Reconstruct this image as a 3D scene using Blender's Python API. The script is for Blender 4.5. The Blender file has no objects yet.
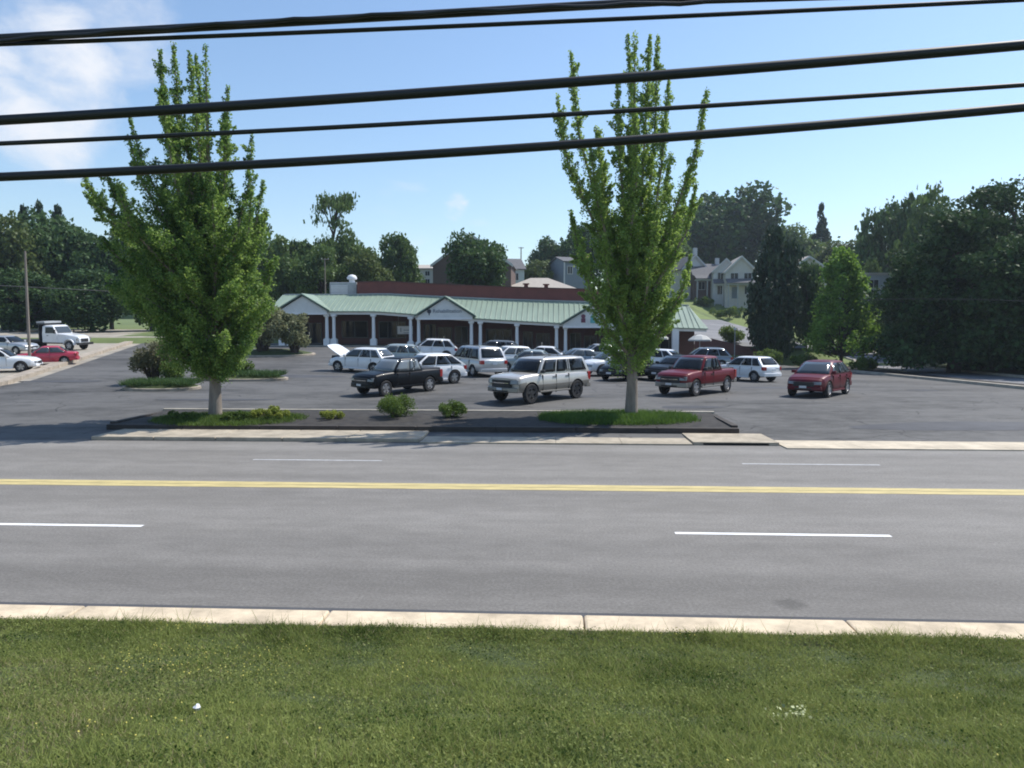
import bpy, bmesh, math, random
import numpy as np
from mathutils import Vector, Matrix

R = math.radians
C = bpy.context.scene.collection
F = 760.0                       # focal length in pixels of a 1024 px wide frame
EYE = 3.5                       # eye height above the carriageway
PITCH = math.atan(53 / F)
RA = R(2.9)                     # the street runs at this angle to the picture plane
CA, SA = math.cos(RA), math.sin(RA)
SUN_EL, SUN_AZ = R(54), R(62)   # azimuth clockwise from +Y
rnd = random.Random(7)

# ------------------------------------------------------------------ layout
def road(u, v):
    return u * CA + v * SA, -u * SA + v * CA
def unroad(x, y):
    return x * CA - y * SA, x * SA + y * CA
def clamp(x, a=0.0, b=1.0):
    return max(a, min(b, x))
def sm(x):
    x = clamp(x); return x * x * (3 - 2 * x)
def lerp_table(tab, x):
    if x <= tab[0][0]: return tab[0][1]
    for (a, b), (c, d) in zip(tab, tab[1:]):
        if x <= c: return b + (d - b) * (x - a) / (c - a)
    return tab[-1][1]
HILL = [(78.3, 0), (79.3, 1.9), (95, 3.6), (115, 5.4), (150, 9.6), (200, 14), (300, 19), (900, 24)]
def height(x, y):
    u, v = unroad(x, y)
    if v < 8.4:
        return 0.13 + 1.78 * sm((8.4 - v) / 8.2)
    if v < 23.5:
        return 0.0
    s = sm((v - 23.5) / 10)
    t = clamp((y - 34) / 38, 0, 1.25)
    z = .02 + .48 * s + t * (.75 - .055 * clamp(x, -14, 12) - .03 * (clamp(x, 12, 30) - 12))
    w = .3 + .7 * sm((x + 34) / 30)
    k = sm((x - 31) / 5) * (1 - sm((y - 108) / 40))
    w *= 1 - .8 * k
    return z + lerp_table(HILL, y) * w
def at(px, y):                  # a point's x at ground distance y seen in pixel column px
    return (px - 512) / F * y * math.cos(PITCH)
def zed(py, y):                 # height at ground distance y seen in pixel row py
    return EYE + y * math.tan(math.atan((384 - py) / F) - PITCH)
def uv(px, v):                  # street coordinate u of pixel column px on the line v
    k = (px - 512) / F * math.cos(PITCH)
    y = v / (CA + k * SA)
    return unroad(k * y, y)[0]

# ------------------------------------------------------------------ objects
def tag(o, label=None, cat=None, group=None, kind=None):
    for k, v in (('label', label), ('category', cat), ('group', group), ('kind', kind)):
        if v: o[k] = v
    return o
def thing(name, label, cat, loc=(0, 0, 0), rz=0, group=None):
    o = bpy.data.objects.new(name, None); C.objects.link(o)
    o.empty_display_size = .3
    o.location = loc; o.rotation_euler = (0, 0, rz)
    return tag(o, label, cat, group)
def copy_tree(o, parent=None):
    c = o.copy(); C.objects.link(c)
    if parent is not None: c.parent = parent
    for ch in list(o.children): copy_tree(ch, c)
    return c

class MB:
    def __init__(s): s.v = []; s.f = []; s.m = []
    def face(s, pts, m=0):
        i = len(s.v); s.v += [tuple(p) for p in pts]; s.f.append(tuple(range(i, i + len(pts)))); s.m.append(m)
    def box(s, x0, x1, y0, y1, z0, z1, m=0):
        i = len(s.v)
        s.v += [(x, y, z) for z in (z0, z1) for y in (y0, y1) for x in (x0, x1)]
        for f in ((0, 2, 3, 1), (4, 5, 7, 6), (0, 1, 5, 4), (2, 6, 7, 3), (0, 4, 6, 2), (1, 3, 7, 5)):
            s.f.append(tuple(i + k for k in f)); s.m.append(m)
    def loft(s, rings, m=0, closed=True, cap=True):
        i = len(s.v); n = len(rings[0])
        for r in rings: s.v += [tuple(p) for p in r]
        for a in range(len(rings) - 1):
            for b in range(n if closed else n - 1):
                c = (b + 1) % n
                s.f.append((i + a * n + b, i + a * n + c, i + (a + 1) * n + c, i + (a + 1) * n + b)); s.m.append(m)
        if cap and closed:
            s.f.append(tuple(i + k for k in reversed(range(n)))); s.m.append(m)
            s.f.append(tuple(i + (len(rings) - 1) * n + k for k in range(n))); s.m.append(m)
    def tube(s, pts, rad, n=8, m=0):
        pts = [Vector(p) for p in pts]
        if not hasattr(rad, '__len__'): rad = [rad] * len(pts)
        rings = []; ref = None
        for k, p in enumerate(pts):
            d = (pts[min(k + 1, len(pts) - 1)] - pts[max(k - 1, 0)]).normalized()
            if ref is None:
                ref = d.orthogonal().normalized()
            else:
                ref = (ref - d * ref.dot(d)).normalized()
            b = d.cross(ref)
            rings.append([p + (ref * math.cos(2 * math.pi * j / n) + b * math.sin(2 * math.pi * j / n)) * rad[k] for j in range(n)])
        s.loft(rings, m)
    def lathe(s, prof, n=20, axis='z', c=(0, 0, 0), m=0, cap=True):
        rings = []
        for r, h in prof:
            ring = []
            for j in range(n):
                a = 2 * math.pi * j / n; p, q = r * math.cos(a), r * math.sin(a)
                ring.append({'z': (c[0] + p, c[1] + q, c[2] + h), 'y': (c[0] + q, c[1] + h, c[2] + p), 'x': (c[0] + h, c[1] + p, c[2] + q)}[axis])
            rings.append(ring)
        s.loft(rings, m, cap=cap)
    def mesh(s, name, mats, smooth=0):
        me = bpy.data.meshes.new(name)
        me.from_pydata(s.v, [], s.f)
        for m in (mats if isinstance(mats, (list, tuple)) else [mats]): me.materials.append(m)
        me.polygons.foreach_set('material_index', s.m)
        bm = bmesh.new(); bm.from_mesh(me)
        bmesh.ops.recalc_face_normals(bm, faces=bm.faces)
        bm.to_mesh(me); bm.free()
        if smooth:
            me.polygons.foreach_set('use_smooth', [True] * len(me.polygons))
            me.set_sharp_from_angle(angle=R(smooth))
        me.update()
        return me
    def build(s, name, mats, parent=None, smooth=0):
        o = bpy.data.objects.new(name, s.mesh(name, mats, smooth)); C.objects.link(o)
        if parent is not None: o.parent = parent
        return o

def bevel_mod(o, w=.02, seg=2, ang=30):
    m = o.modifiers.new('edge', 'BEVEL'); m.width = w; m.segments = seg; m.limit_method = 'ANGLE'; m.angle_limit = R(ang)
    return o

# ------------------------------------------------------------------ materials
def mat(name, col, rough=.8, metal=0.0, var=0.0, scale=3.0, col2=None, bump=0.0, bscale=None, coat=0.0, spec=.5, detail=6, stretch=None):
    m = bpy.data.materials.new(name); m.use_nodes = True
    nt = m.node_tree; N = nt.nodes; L = nt.links; p = N['Principled BSDF']
    p.inputs['Base Color'].default_value = (*col, 1); p.inputs['Roughness'].default_value = rough
    p.inputs['Metallic'].default_value = metal; p.inputs['Coat Weight'].default_value = coat
    p.inputs['Coat Roughness'].default_value = .06; p.inputs['Specular IOR Level'].default_value = spec
    if var or col2 or bump:
        tc = N.new('ShaderNodeTexCoord'); src = tc.outputs['Object']
        if stretch:
            mp = N.new('ShaderNodeMapping'); mp.inputs['Scale'].default_value = stretch; L.new(src, mp.inputs[0]); src = mp.outputs[0]
    if var or col2:
        n = N.new('ShaderNodeTexNoise'); n.inputs['Scale'].default_value = scale; n.inputs['Detail'].default_value = detail; n.inputs['Roughness'].default_value = .65
        L.new(src, n.inputs['Vector'])
        rp = N.new('ShaderNodeValToRGB'); L.new(n.outputs['Fac'], rp.inputs[0])
        a = [c * (1 - var) for c in col]; b = col2 or [c * (1 + var) for c in col]
        rp.color_ramp.elements[0].position = .32; rp.color_ramp.elements[1].position = .68
        rp.color_ramp.elements[0].color = (*a, 1); rp.color_ramp.elements[1].color = (*b, 1)
        L.new(rp.outputs[0], p.inputs['Base Color'])
    if bump:
        n2 = N.new('ShaderNodeTexNoise'); n2.inputs['Scale'].default_value = bscale or scale * 6; n2.inputs['Detail'].default_value = 4
        L.new(src, n2.inputs['Vector'])
        bp = N.new('ShaderNodeBump'); bp.inputs['Strength'].default_value = bump; bp.inputs['Distance'].default_value = .02
        L.new(n2.outputs['Fac'], bp.inputs['Height']); L.new(bp.outputs[0], p.inputs['Normal'])
    return m

def asphalt(name, dark, light, seams, streak, wts=(.5, .7, .4, .45), lanes=False):
    m = bpy.data.materials.new(name); m.use_nodes = True
    nt = m.node_tree; N = nt.nodes; L = nt.links; p = N['Principled BSDF']
    p.inputs['Roughness'].default_value = .82; p.inputs['Specular IOR Level'].default_value = .35
    tc = N.new('ShaderNodeTexCoord')
    def noise(scale, stretch=(1, 1, 1), detail=5, rough=.6):
        mp = N.new('ShaderNodeMapping'); mp.inputs['Scale'].default_value = stretch; L.new(tc.outputs['Object'], mp.inputs[0])
        n = N.new('ShaderNodeTexNoise'); n.inputs['Scale'].default_value = scale; n.inputs['Detail'].default_value = detail; n.inputs['Roughness'].default_value = rough
        L.new(mp.outputs[0], n.inputs['Vector']); return n.outputs['Fac']
    def math_(op, a, b, c=None):
        n = N.new('ShaderNodeMath'); n.operation = op
        for i, x in enumerate((a, b) if c is None else (a, b, c)):
            if isinstance(x, (int, float)): n.inputs[i].default_value = x
            else: L.new(x, n.inputs[i])
        return n.outputs[0]
    big = noise(.16, (1, 1.6, 1)); trk = noise(.55, (streak, 1, 1), 4); mid = noise(2.2, (.5, 1, 1), 8, .7); fine = noise(22, (1, 1, 1), 4, .85)
    f = math_('ADD', math_('MULTIPLY', big, wts[0]), math_('ADD', math_('MULTIPLY', trk, wts[1]), math_('MULTIPLY', mid, wts[2])))
    f = math_('ADD', f, math_('MULTIPLY', fine, wts[3]))
    rp = N.new('ShaderNodeValToRGB'); L.new(math_('MULTIPLY', f, .49), rp.inputs[0])
    rp.color_ramp.elements[0].position = .43; rp.color_ramp.elements[1].position = .58
    rp.color_ramp.elements[0].color = (*dark, 1); rp.color_ramp.elements[1].color = (*light, 1)
    col = rp.outputs[0]
    if seams:                                   # tar-filled cracks
        vo = N.new('ShaderNodeTexVoronoi'); vo.feature = 'DISTANCE_TO_EDGE'; vo.inputs['Scale'].default_value = seams
        nn = N.new('ShaderNodeTexNoise'); nn.inputs['Scale'].default_value = .8; L.new(tc.outputs['Object'], nn.inputs['Vector'])
        mx = N.new('ShaderNodeMixRGB'); mx.blend_type = 'ADD'; mx.inputs[0].default_value = .9; L.new(tc.outputs['Object'], mx.inputs[1]); L.new(nn.outputs['Color'], mx.inputs[2])
        L.new(mx.outputs[0], vo.inputs['Vector'])
        lt = math_('LESS_THAN', vo.outputs['Distance'], .006)
        gate = math_('GREATER_THAN', noise(.3), .5)
        mc = N.new('ShaderNodeMixRGB'); mc.inputs[2].default_value = (dark[0] * .55, dark[1] * .55, dark[2] * .55, 1)
        L.new(math_('MULTIPLY', math_('MULTIPLY', lt, gate), .7), mc.inputs[0]); L.new(col, mc.inputs[1]); col = mc.outputs[0]
    if lanes:                                   # wear across the carriageway: polished wheel tracks, an older near lane
        sx_ = N.new('ShaderNodeSeparateXYZ'); L.new(tc.outputs['Object'], sx_.inputs[0])
        wb = math_('ADD', sx_.outputs['Y'], math_('MULTIPLY', trk, .5))
        sn = math_('SINE', math_('MULTIPLY', wb, 3.4), 0)
        mr = N.new('ShaderNodeMapRange'); mr.interpolation_type = 'SMOOTHSTEP'; mr.inputs['From Min'].default_value = 11.6; mr.inputs['From Max'].default_value = 14.2; mr.inputs['To Min'].default_value = .88; mr.inputs['To Max'].default_value = 1.06; L.new(wb, mr.inputs['Value'])
        k = math_('ADD', mr.outputs[0], math_('MULTIPLY', sn, .045))
        sp = N.new('ShaderNodeVectorMath'); sp.operation = 'DISTANCE'; nz = N.new('ShaderNodeVectorMath'); nz.operation = 'MULTIPLY_ADD'; nt2 = N.new('ShaderNodeTexNoise'); nt2.inputs['Scale'].default_value = 7
        L.new(tc.outputs['Object'], nt2.inputs['Vector']); L.new(nt2.outputs['Color'], nz.inputs[0]); nz.inputs[1].default_value = (.16, .16, 0); L.new(tc.outputs['Object'], nz.inputs[2])
        L.new(nz.outputs[0], sp.inputs[0]); sp.inputs[1].default_value = (uv(798, 9.72) + .08, 9.80, 0)
        ms = N.new('ShaderNodeMapRange'); ms.interpolation_type = 'SMOOTHSTEP'; ms.inputs['From Min'].default_value = .12; ms.inputs['From Max'].default_value = .27; ms.inputs['To Min'].default_value = .68; ms.inputs['To Max'].default_value = 1; L.new(sp.outputs['Value'], ms.inputs['Value'])
        k = math_('MULTIPLY', k, ms.outputs[0])
        hv = N.new('ShaderNodeVectorMath'); hv.operation = 'SCALE'; L.new(col, hv.inputs[0]); L.new(k, hv.inputs['Scale']); col = hv.outputs[0]
    L.new(col, p.inputs['Base Color'])
    bp = N.new('ShaderNodeBump'); bp.inputs['Strength'].default_value = .35; bp.inputs['Distance'].default_value = .01
    L.new(fine, bp.inputs['Height']); L.new(bp.outputs[0], p.inputs['Normal'])
    return m

def leafmat(name, a, b, trans=.35, scale=1.2, spec=.2):
    m = bpy.data.materials.new(name); m.use_nodes = True
    nt = m.node_tree; N = nt.nodes; L = nt.links; p = N['Principled BSDF']
    p.inputs['Roughness'].default_value = .55; p.inputs['Specular IOR Level'].default_value = spec
    g = N.new('ShaderNodeNewGeometry'); oi = N.new('ShaderNodeObjectInfo')
    n = N.new('ShaderNodeTexNoise'); n.inputs['Scale'].default_value = scale; n.inputs['Detail'].default_value = 3
    L.new(g.outputs['Position'], n.inputs['Vector'])
    ad = N.new('ShaderNodeMath'); ad.operation = 'MULTIPLY_ADD'; L.new(g.outputs['Random Per Island'], ad.inputs[0]); ad.inputs[1].default_value = .55; L.new(n.outputs['Fac'], ad.inputs[2])
    a2 = N.new('ShaderNodeMath'); a2.operation = 'MULTIPLY_ADD'; L.new(oi.outputs['Random'], a2.inputs[0]); a2.inputs[1].default_value = .35; L.new(ad.outputs[0], a2.inputs[2])
    rp = N.new('ShaderNodeValToRGB'); L.new(a2.outputs[0], rp.inputs[0])
    rp.color_ramp.elements[0].position = .45; rp.color_ramp.elements[1].position = 1.2 if False else 1.0
    rp.color_ramp.elements[0].color = (*a, 1); rp.color_ramp.elements[1].color = (*b, 1)
    L.new(rp.outputs[0], p.inputs['Base Color'])
    if trans:
        t = N.new('ShaderNodeBsdfTranslucent'); mx = N.new('ShaderNodeMixShader'); mx.inputs[0].default_value = trans
        hs = N.new('ShaderNodeHueSaturation'); hs.inputs['Value'].default_value = 1.5; hs.inputs['Hue'].default_value = .485; L.new(rp.outputs[0], hs.inputs['Color'])
        L.new(hs.outputs[0], t.inputs['Color'])
        L.new(p.outputs[0], mx.inputs[1]); L.new(t.outputs[0], mx.inputs[2]); L.new(mx.outputs[0], N['Material Output'].inputs[0])
    return m

def brick(name, c1, c2, mortar, scale=1.0, rot=None):
    m = bpy.data.materials.new(name); m.use_nodes = True
    nt = m.node_tree; N = nt.nodes; L = nt.links; p = N['Principled BSDF']; p.inputs['Roughness'].default_value = .85
    tc = N.new('ShaderNodeTexCoord'); mp = N.new('ShaderNodeMapping'); mp.inputs['Rotation'].default_value = (R(90), 0, 0); L.new(tc.outputs['Object'], mp.inputs[0])
    b = N.new('ShaderNodeTexBrick'); b.inputs['Scale'].default_value = scale; b.inputs['Color1'].default_value = (*c1, 1); b.inputs['Color2'].default_value = (*c2, 1); b.inputs['Mortar'].default_value = (*mortar, 1)
    b.inputs['Mortar Size'].default_value = .012; b.inputs['Brick Width'].default_value = .22; b.inputs['Row Height'].default_value = .075
    L.new(mp.outputs[0], b.inputs['Vector']); L.new(b.outputs['Color'], p.inputs['Base Color'])
    return m

def glass(name, col, rough=.05):
    return mat(name, col, rough, 0, spec=.8, coat=.3)

M = {}
M['road'] = asphalt('road_asphalt', (.145, .136, .123), (.255, .241, .221), 0, .012, (.2, .45, .35, .95), True)
M['lot'] = asphalt('lot_asphalt', (.036, .035, .033), (.116, .113, .108), .28, .22, (.5, .6, .6, .5))
M['stain'] = asphalt('oil_stain', (.095, .092, .087), (.15, .146, .139), 0, 1)
M['skyglass'] = mat('painted_reflection_glass', (.16, .185, .20), .12, spec=.7)  # sky reflection painted in as a pale base colour
M['wallbrick'] = brick('retaining_brick', (.20, .07, .06), (.15, .055, .045), (.15, .11, .10))
M['patch'] = asphalt('patched_asphalt', (.055, .056, .062), (.09, .092, .098), 0, .5)
M['drive'] = asphalt('drive_asphalt', (.14, .14, .145), (.23, .23, .235), .2, .3)
M['concrete'] = mat('concrete', (.56, .46, .325), .9, var=.3, scale=2.2, bump=.2, bscale=30)
M['pale_concrete'] = mat('pale_concrete', (.36, .325, .265), .9, var=.2, scale=1.5, bump=.2, bscale=25)
M['gravel'] = mat('pale_gravel', (.30, .27, .22), .95, var=.3, scale=.35, bump=.4, bscale=20)
M['ground'] = mat('hill_grass', (.075, .105, .03), .95, scale=.12, col2=(.15, .19, .055), bump=.3, bscale=3)
M['lawn'] = mat('hill_lawn', (.11, .155, .04), .95, scale=.25, col2=(.17, .21, .065))
M['apron'] = mat('apron_concrete', (.50, .43, .325), .9, var=.25, scale=1.1, bump=.2, bscale=30)
M['walk'] = mat('sidewalk_concrete', (.36, .31, .235), .9, var=.3, scale=1.6, bump=.2, bscale=30)
M['mulch'] = mat('mulch', (.018, .016, .015), .95, scale=3, col2=(.05, .044, .038), bump=.7, bscale=26)
M['soil'] = mat('turf_soil', (.030, .048, .010), .95, scale=1.2, col2=(.06, .078, .020), bump=.5, bscale=30)
M['timber'] = mat('weathered_timber', (.05, .042, .036), .9, var=.4, scale=5, stretch=(.2, 1, 1))
M['yellow'] = mat('yellow_road_paint', (.50, .41, .185), .75, var=.28, scale=3.0, stretch=(.5, 3, 1))
M['whiteline'] = mat('white_road_paint', (.78, .78, .77), .7, var=.1, scale=4)
M['wornline'] = mat('worn_white_paint', (.40, .40, .40), .8, var=.25, scale=5)
M['brick'] = brick('dark_red_brick', (.13, .042, .034), (.09, .03, .026), (.10, .075, .065))
M['parapet'] = mat('dark_red_metal', (.15, .043, .034), .7, var=.16, scale=1.3)
M['roofgreen'] = None
M['white'] = mat('white_trim', (.72, .73, .74), .6, var=.05, scale=2)
M['offwhite'] = mat('off_white_siding', (.62, .64, .63), .7, var=.08, scale=1.5)
M['darkglass'] = mat('shop_glass', (.012, .014, .016), .08, spec=.3)
M['carglass'] = mat('car_glass', (.012, .015, .018), .06, spec=.32)
M['paleglass'] = mat('pale_reflecting_glass', (.05, .062, .07), .1, spec=.6)
M['rubber'] = mat('tyre_rubber', (.018, .018, .019), .85)
M['rim'] = mat('alloy_rim', (.45, .45, .46), .35, .7)
M['darkrim'] = mat('dark_rim', (.06, .06, .065), .4, .6)
M['blackplastic'] = mat('black_plastic', (.02, .02, .022), .55)
M['chrome'] = mat('chrome', (.7, .7, .72), .15, 1.0)
M['headlight'] = mat('headlight_lens', (.20, .21, .22), .12, 0, coat=.6)
M['taillight'] = mat('tail_lens', (.32, .02, .02), .2, 0, coat=.6)
M['plate'] = mat('number_plate', (.6, .62, .66), .5)
M['bark'] = mat('bark', (.16, .13, .105), .95, scale=6, col2=(.27, .23, .19), bump=.6, bscale=20, stretch=(1, 1, .25))
M['darkbark'] = mat('dark_bark', (.06, .048, .04), .95, var=.35, scale=3, bump=.5)
M['cable'] = mat('cable_sheath', (.012, .013, .015), .55)
M['polewood'] = mat('pole_wood', (.22, .19, .16), .9, var=.25, scale=2, stretch=(1, 1, .1))
M['grey'] = mat('grey_metal', (.36, .38, .39), .6, var=.1, scale=2)
M['shingle'] = mat('grey_shingle', (.12, .12, .125), .9, var=.25, scale=4)
M['paleshingle'] = mat('beige_shingle', (.40, .36, .31), .9, var=.12, scale=4)
M['brownwall'] = brick('brown_brick', (.10, .06, .05), (.13, .075, .06), (.13, .11, .10))
M['teal'] = mat('teal_siding', (.42, .50, .49), .75, var=.06, scale=2)
M['bluegrey'] = mat('blue_grey_siding', (.16, .19, .23), .75, var=.08, scale=2)
M['stone'] = mat('tan_stone', (.34, .29, .23), .9, var=.3, scale=1.6)
M['banner'] = mat('banner_cloth', (.70, .68, .66), .8)
M['ink'] = mat('sign_ink', (.03, .035, .05), .6)
M['inkblue'] = mat('sign_grey_blue', (.10, .13, .18), .6)
M['signred'] = mat('sign_plum', (.14, .035, .07), .5)
M['signteal'] = mat('sign_teal', (.10, .36, .38), .5)
M['signnavy'] = mat('sign_navy', (.02, .05, .12), .5)

def standing_seam(name, col):
    m = mat(name, col, .45, var=.08, scale=.8, stretch=(1, .3, 1)); nt = m.node_tree; N = nt.nodes; L = nt.links; p = N['Principled BSDF']
    tc = N.new('ShaderNodeTexCoord'); sx = N.new('ShaderNodeSeparateXYZ'); L.new(tc.outputs['Object'], sx.inputs[0])
    d = N.new('ShaderNodeMath'); d.operation = 'PINGPONG'; L.new(sx.outputs['X'], d.inputs[0]); d.inputs[1].default_value = .25
    g = N.new('ShaderNodeMath'); g.operation = 'GREATER_THAN'; L.new(d.outputs[0], g.inputs[0]); g.inputs[1].default_value = .215
    bp = N.new('ShaderNodeBump'); bp.inputs['Strength'].default_value = 1; bp.inputs['Distance'].default_value = .05
    L.new(g.outputs[0], bp.inputs['Height']); L.new(bp.outputs[0], p.inputs['Normal'])
    return m
M['roofgreen'] = standing_seam('green_seamed_metal', (.235, .305, .235))
M['rake'] = mat('dark_green_trim', (.06, .10, .08), .6)
def paint(name, col, metal=0.0, rough=.32, coat=.6, spec=.5):
    return mat('paint_' + name, col, rough, metal, coat=coat, spec=spec, var=.04, scale=1.5)
P = {
 'white': paint('white', (.74, .75, .76)), 'silver': paint('silver', (.45, .46, .47), .45),
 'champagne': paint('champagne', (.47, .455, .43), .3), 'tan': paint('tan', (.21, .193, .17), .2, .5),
 'black': paint('black', (.003, .004, .006), 0, .35, .03, .2), 'red': paint('dark_red', (.115, .003, .008), .1, .4, .1, .3),
 'maroon': paint('maroon', (.10, .003, .010), .1, .4, .1, .3), 'grey': paint('grey', (.12, .13, .14), .4),
 'bluegrey': paint('blue_grey', (.20, .24, .28), .4), 'palegreen': paint('pale_green_grey', (.34, .39, .38), .4),
 'bright_red': paint('bright_red', (.45, .03, .06)),
}
# ------------------------------------------------------------------ the setting
def grid(name, xs, ys, zf, m, remap=None):
    xs = list(xs); ys = list(ys); v = []; f = []
    for y in ys:
        for x in xs:
            X, Y = remap(x, y) if remap else (x, y)
            v.append((X, Y, zf(X, Y)))
    n = len(xs)
    for j in range(len(ys) - 1):
        for i in range(n - 1):
            f.append((j * n + i, j * n + i + 1, (j + 1) * n + i + 1, (j + 1) * n + i))
    me = bpy.data.meshes.new(name); me.from_pydata(v, [], f); me.materials.append(m)
    me.polygons.foreach_set('use_smooth', [True] * len(f))
    o = bpy.data.objects.new(name, me); C.objects.link(o); o['kind'] = 'structure'
    return o
def span(a, b, step):
    n = max(1, int(round((b - a) / step))); return [a + (b - a) * i / n for i in range(n + 1)]

LX = lambda y: -26.2 - max(0, y - 38) * .326            # the lot's left edge
RX = lambda y: 26.8                                     # and its right edge
def ground_z(x, y):
    u, v = unroad(x, y); z = height(x, y)
    if 7.6 < v and y < 77 and x < 48: z -= .4
    if v < 7.6: z -= .012
    return z
xs = span(-700, -120, 40)[:-1] + span(-120, -50, 5)[:-1] + span(-50, 70, 2)[:-1] + span(70, 140, 5)[:-1] + span(140, 700, 40)
ys = span(-60, -4, 8)[:-1] + span(-4, 7, 1)[:-1] + span(7, 100, 1.5)[:-1] + span(100, 180, 4)[:-1] + span(180, 900, 40)
grid('ground', xs, ys, ground_z, M['ground'])
rmap = lambda u, v: road(u, v)
grid('verge', span(-45, 45, 1.5), span(-6, 8.4, .45), lambda x, y: height(x, y), M['soil'], rmap)
grid('road', span(-160, 160, 4), span(7.9, 24.2, 1.0), lambda x, y: 0.0, M['road'], rmap)
# orient the road's own texture frame along the street
ro = bpy.data.objects['road']; ro.data.transform(Matrix.Rotation(RA, 4, 'Z')); ro.rotation_euler = (0, 0, -RA)

def lotmap(s, y):
    a, b = LX(y), RX(y); x = a + (b - a) * s; y0 = 23.48 / CA - x * math.tan(RA); return x, y0 + (y - 21.9) / 51.6 * (77.7 - y0)
def lot_z(x, y): return height(x, y) + .006
grid('parking_lot', span(0, 1, 1 / 50), span(21.9, 73.5, 1), lot_z, M['lot'], lotmap)
grid('neighbouring_lot', span(-130, -18, 2), span(24, 104, 1.5), lambda x, y: height(x, y) - .03 if x > LX(y) - .1 else height(x, y) + .004, M['gravel'])
sx = lambda y: lerp_table([(22, 29.8), (50, 30.2), (66, 32.5), (92, 39.5), (110, 47)], y)
grid('side_street', span(0, 1, .25), span(22.5, 108, 1.2), lambda x, y: height(x, y) + .004, M['drive'], lambda s, y: (sx(y) + s * (4.6 if y < 45 else 4.6), y))

def slab(name, u0, u1, v0, v1, z1, m, z0=-.3, joints=None, parent=None):
    b = MB(); us = [u0] + list(joints or []) + [u1]
    for a, c in zip(us, us[1:]):
        g = .006 if joints else 0
        lo = [(*road(x, y), z0) for x, y in ((a + g, v0), (c - g, v0), (c - g, v1), (a + g, v1))]
        hi = [(x, y, z1) for x, y, _ in lo]
        b.loft([lo, hi])
    o = b.build(name, m); o['kind'] = 'structure'; return o
jn = [x * 3.05 + .4 for x in range(-13, 14)]
o = slab('near_kerb', -45, 45, 8.4, 8.88, .13, M['concrete'], joints=jn); bevel_mod(o, .03)
slab('gutter', -45, 45, 8.885, 9.245, .012, M['patch'])
U = lambda px, v=24.5: uv(px, v)
o = slab('sidewalk', U(104), U(424), 23.55, 25.45, .125, M['walk'], joints=[U(p) for p in (165, 225, 290, 352)]); bevel_mod(o, .03)
slab('sidewalk_ramp', U(424) + .02, U(688), 23.35, 25.45, .045, M['walk'], joints=[U(p) for p in (492, 556, 620)])
slab('driveway_apron', U(772) + .02, 60, 22.75, 25.2, .035, M['apron'], joints=[U(p) for p in (845, 915, 985, 1060, 1140)])
# kerb inlet of the storm drain
b = MB()
for a, c, z0, z1 in ((U(688) + .02, U(772), .10, .17),):
    pass
ds = thing('storm_drain', 'concrete kerb inlet with a dark slot beside the driveway apron', 'storm drain', (*road(U(730), 23.4), 0), -RA)
hw = (U(772) - U(688)) / 2 - .02
b = MB(); b.box(-hw, hw, .25, 2.05, -.2, .10); b.box(-hw, -hw + .3, 0, .25, -.2, .10); b.box(hw - .3, hw, 0, .25, -.2, .10); b.box(-hw + .3, hw - .3, 0, .25, .075, .10)
b.build('inlet_body', M['walk'], ds)
b = MB(); b.box(-hw + .3, hw - .3, .12, .245, -.1, .072); b.build('slot', M['blackplastic'], ds)

# painted markings
def strip(u0, u1, v, w, m, name, z=.005):
    b = MB(); n = max(1, int((u1 - u0) / 4))
    for k in range(n):
        a, c = u0 + (u1 - u0) * k / n, u0 + (u1 - u0) * (k + 1) / n
        b.face([(*road(x, y), z) for x, y in ((a, v - w / 2), (c, v - w / 2), (c, v + w / 2), (a, v + w / 2))])
    o = b.build(name, m); o['kind'] = 'structure'; return o
b = MB()
for dv in (-.158, .158):
    for k in range(60):
        a, c = -120 + 4 * k, -116 + 4 * k
        b.face([(*road(x, 16.85 + dv + y), .005) for x, y in ((a, -.145), (c, -.145), (c, .145), (a, .145))])
b.build('centre_line_marking', M['yellow'])['kind'] = 'structure'
u1 = uv(136, 13.1); u2 = uv(678, 13.1); cyc = u2 - u1 + 3.66 - .0
for k in range(-4, 5):
    e = u1 + k * cyc
    strip(e - 3.66, e, 13.1, .13, M['whiteline'], 'lane_marking')
f1 = uv(250, 20.15); f2 = uv(745, 20.15); cyc2 = f2 - f1
for k in range(-4, 6):
    strip(f1 + k * cyc2, f1 + k * cyc2 + 3.55, 20.15, .13, M['wornline'], 'lane_marking')
# repairs in the asphalt, each with its own ragged outline
def patch(px, y, rx, ry, seed, z=.012, ground=True, m='patch'):
    r = random.Random(seed); x = at(px, y); b = MB(); n = 40; ring = []
    for k in range(n):
        a = 2 * math.pi * k / n; s = 1 + r.uniform(-.05, .05) + .08 * math.sin(3 * a + seed)
        X, Y = x + math.cos(a) * rx * s, y + math.sin(a) * ry * s
        ring.append((X, Y, (height(X, Y) if ground else 0) + z))
    c = (x, y, (height(x, y) if ground else 0) + z)
    for k in range(n): b.face([c, ring[k], ring[(k + 1) % n]])
    o = b.build('asphalt_patch', M[m]); o['kind'] = 'structure'
patch(692, 30.6, 1.3, .38, 2); patch(985, 26.4, 4.6, .8, 3); patch(925, 38.6, .8, .5, 4); patch(60, 41, 2.2, .5, 5); patch(215, 33.2, 2.6, .35, 6); patch(560, 34.5, 1.6, .6, 7); patch(300, 44, 2.4, .8, 8); patch(780, 40, 2.0, .6, 9)

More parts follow.
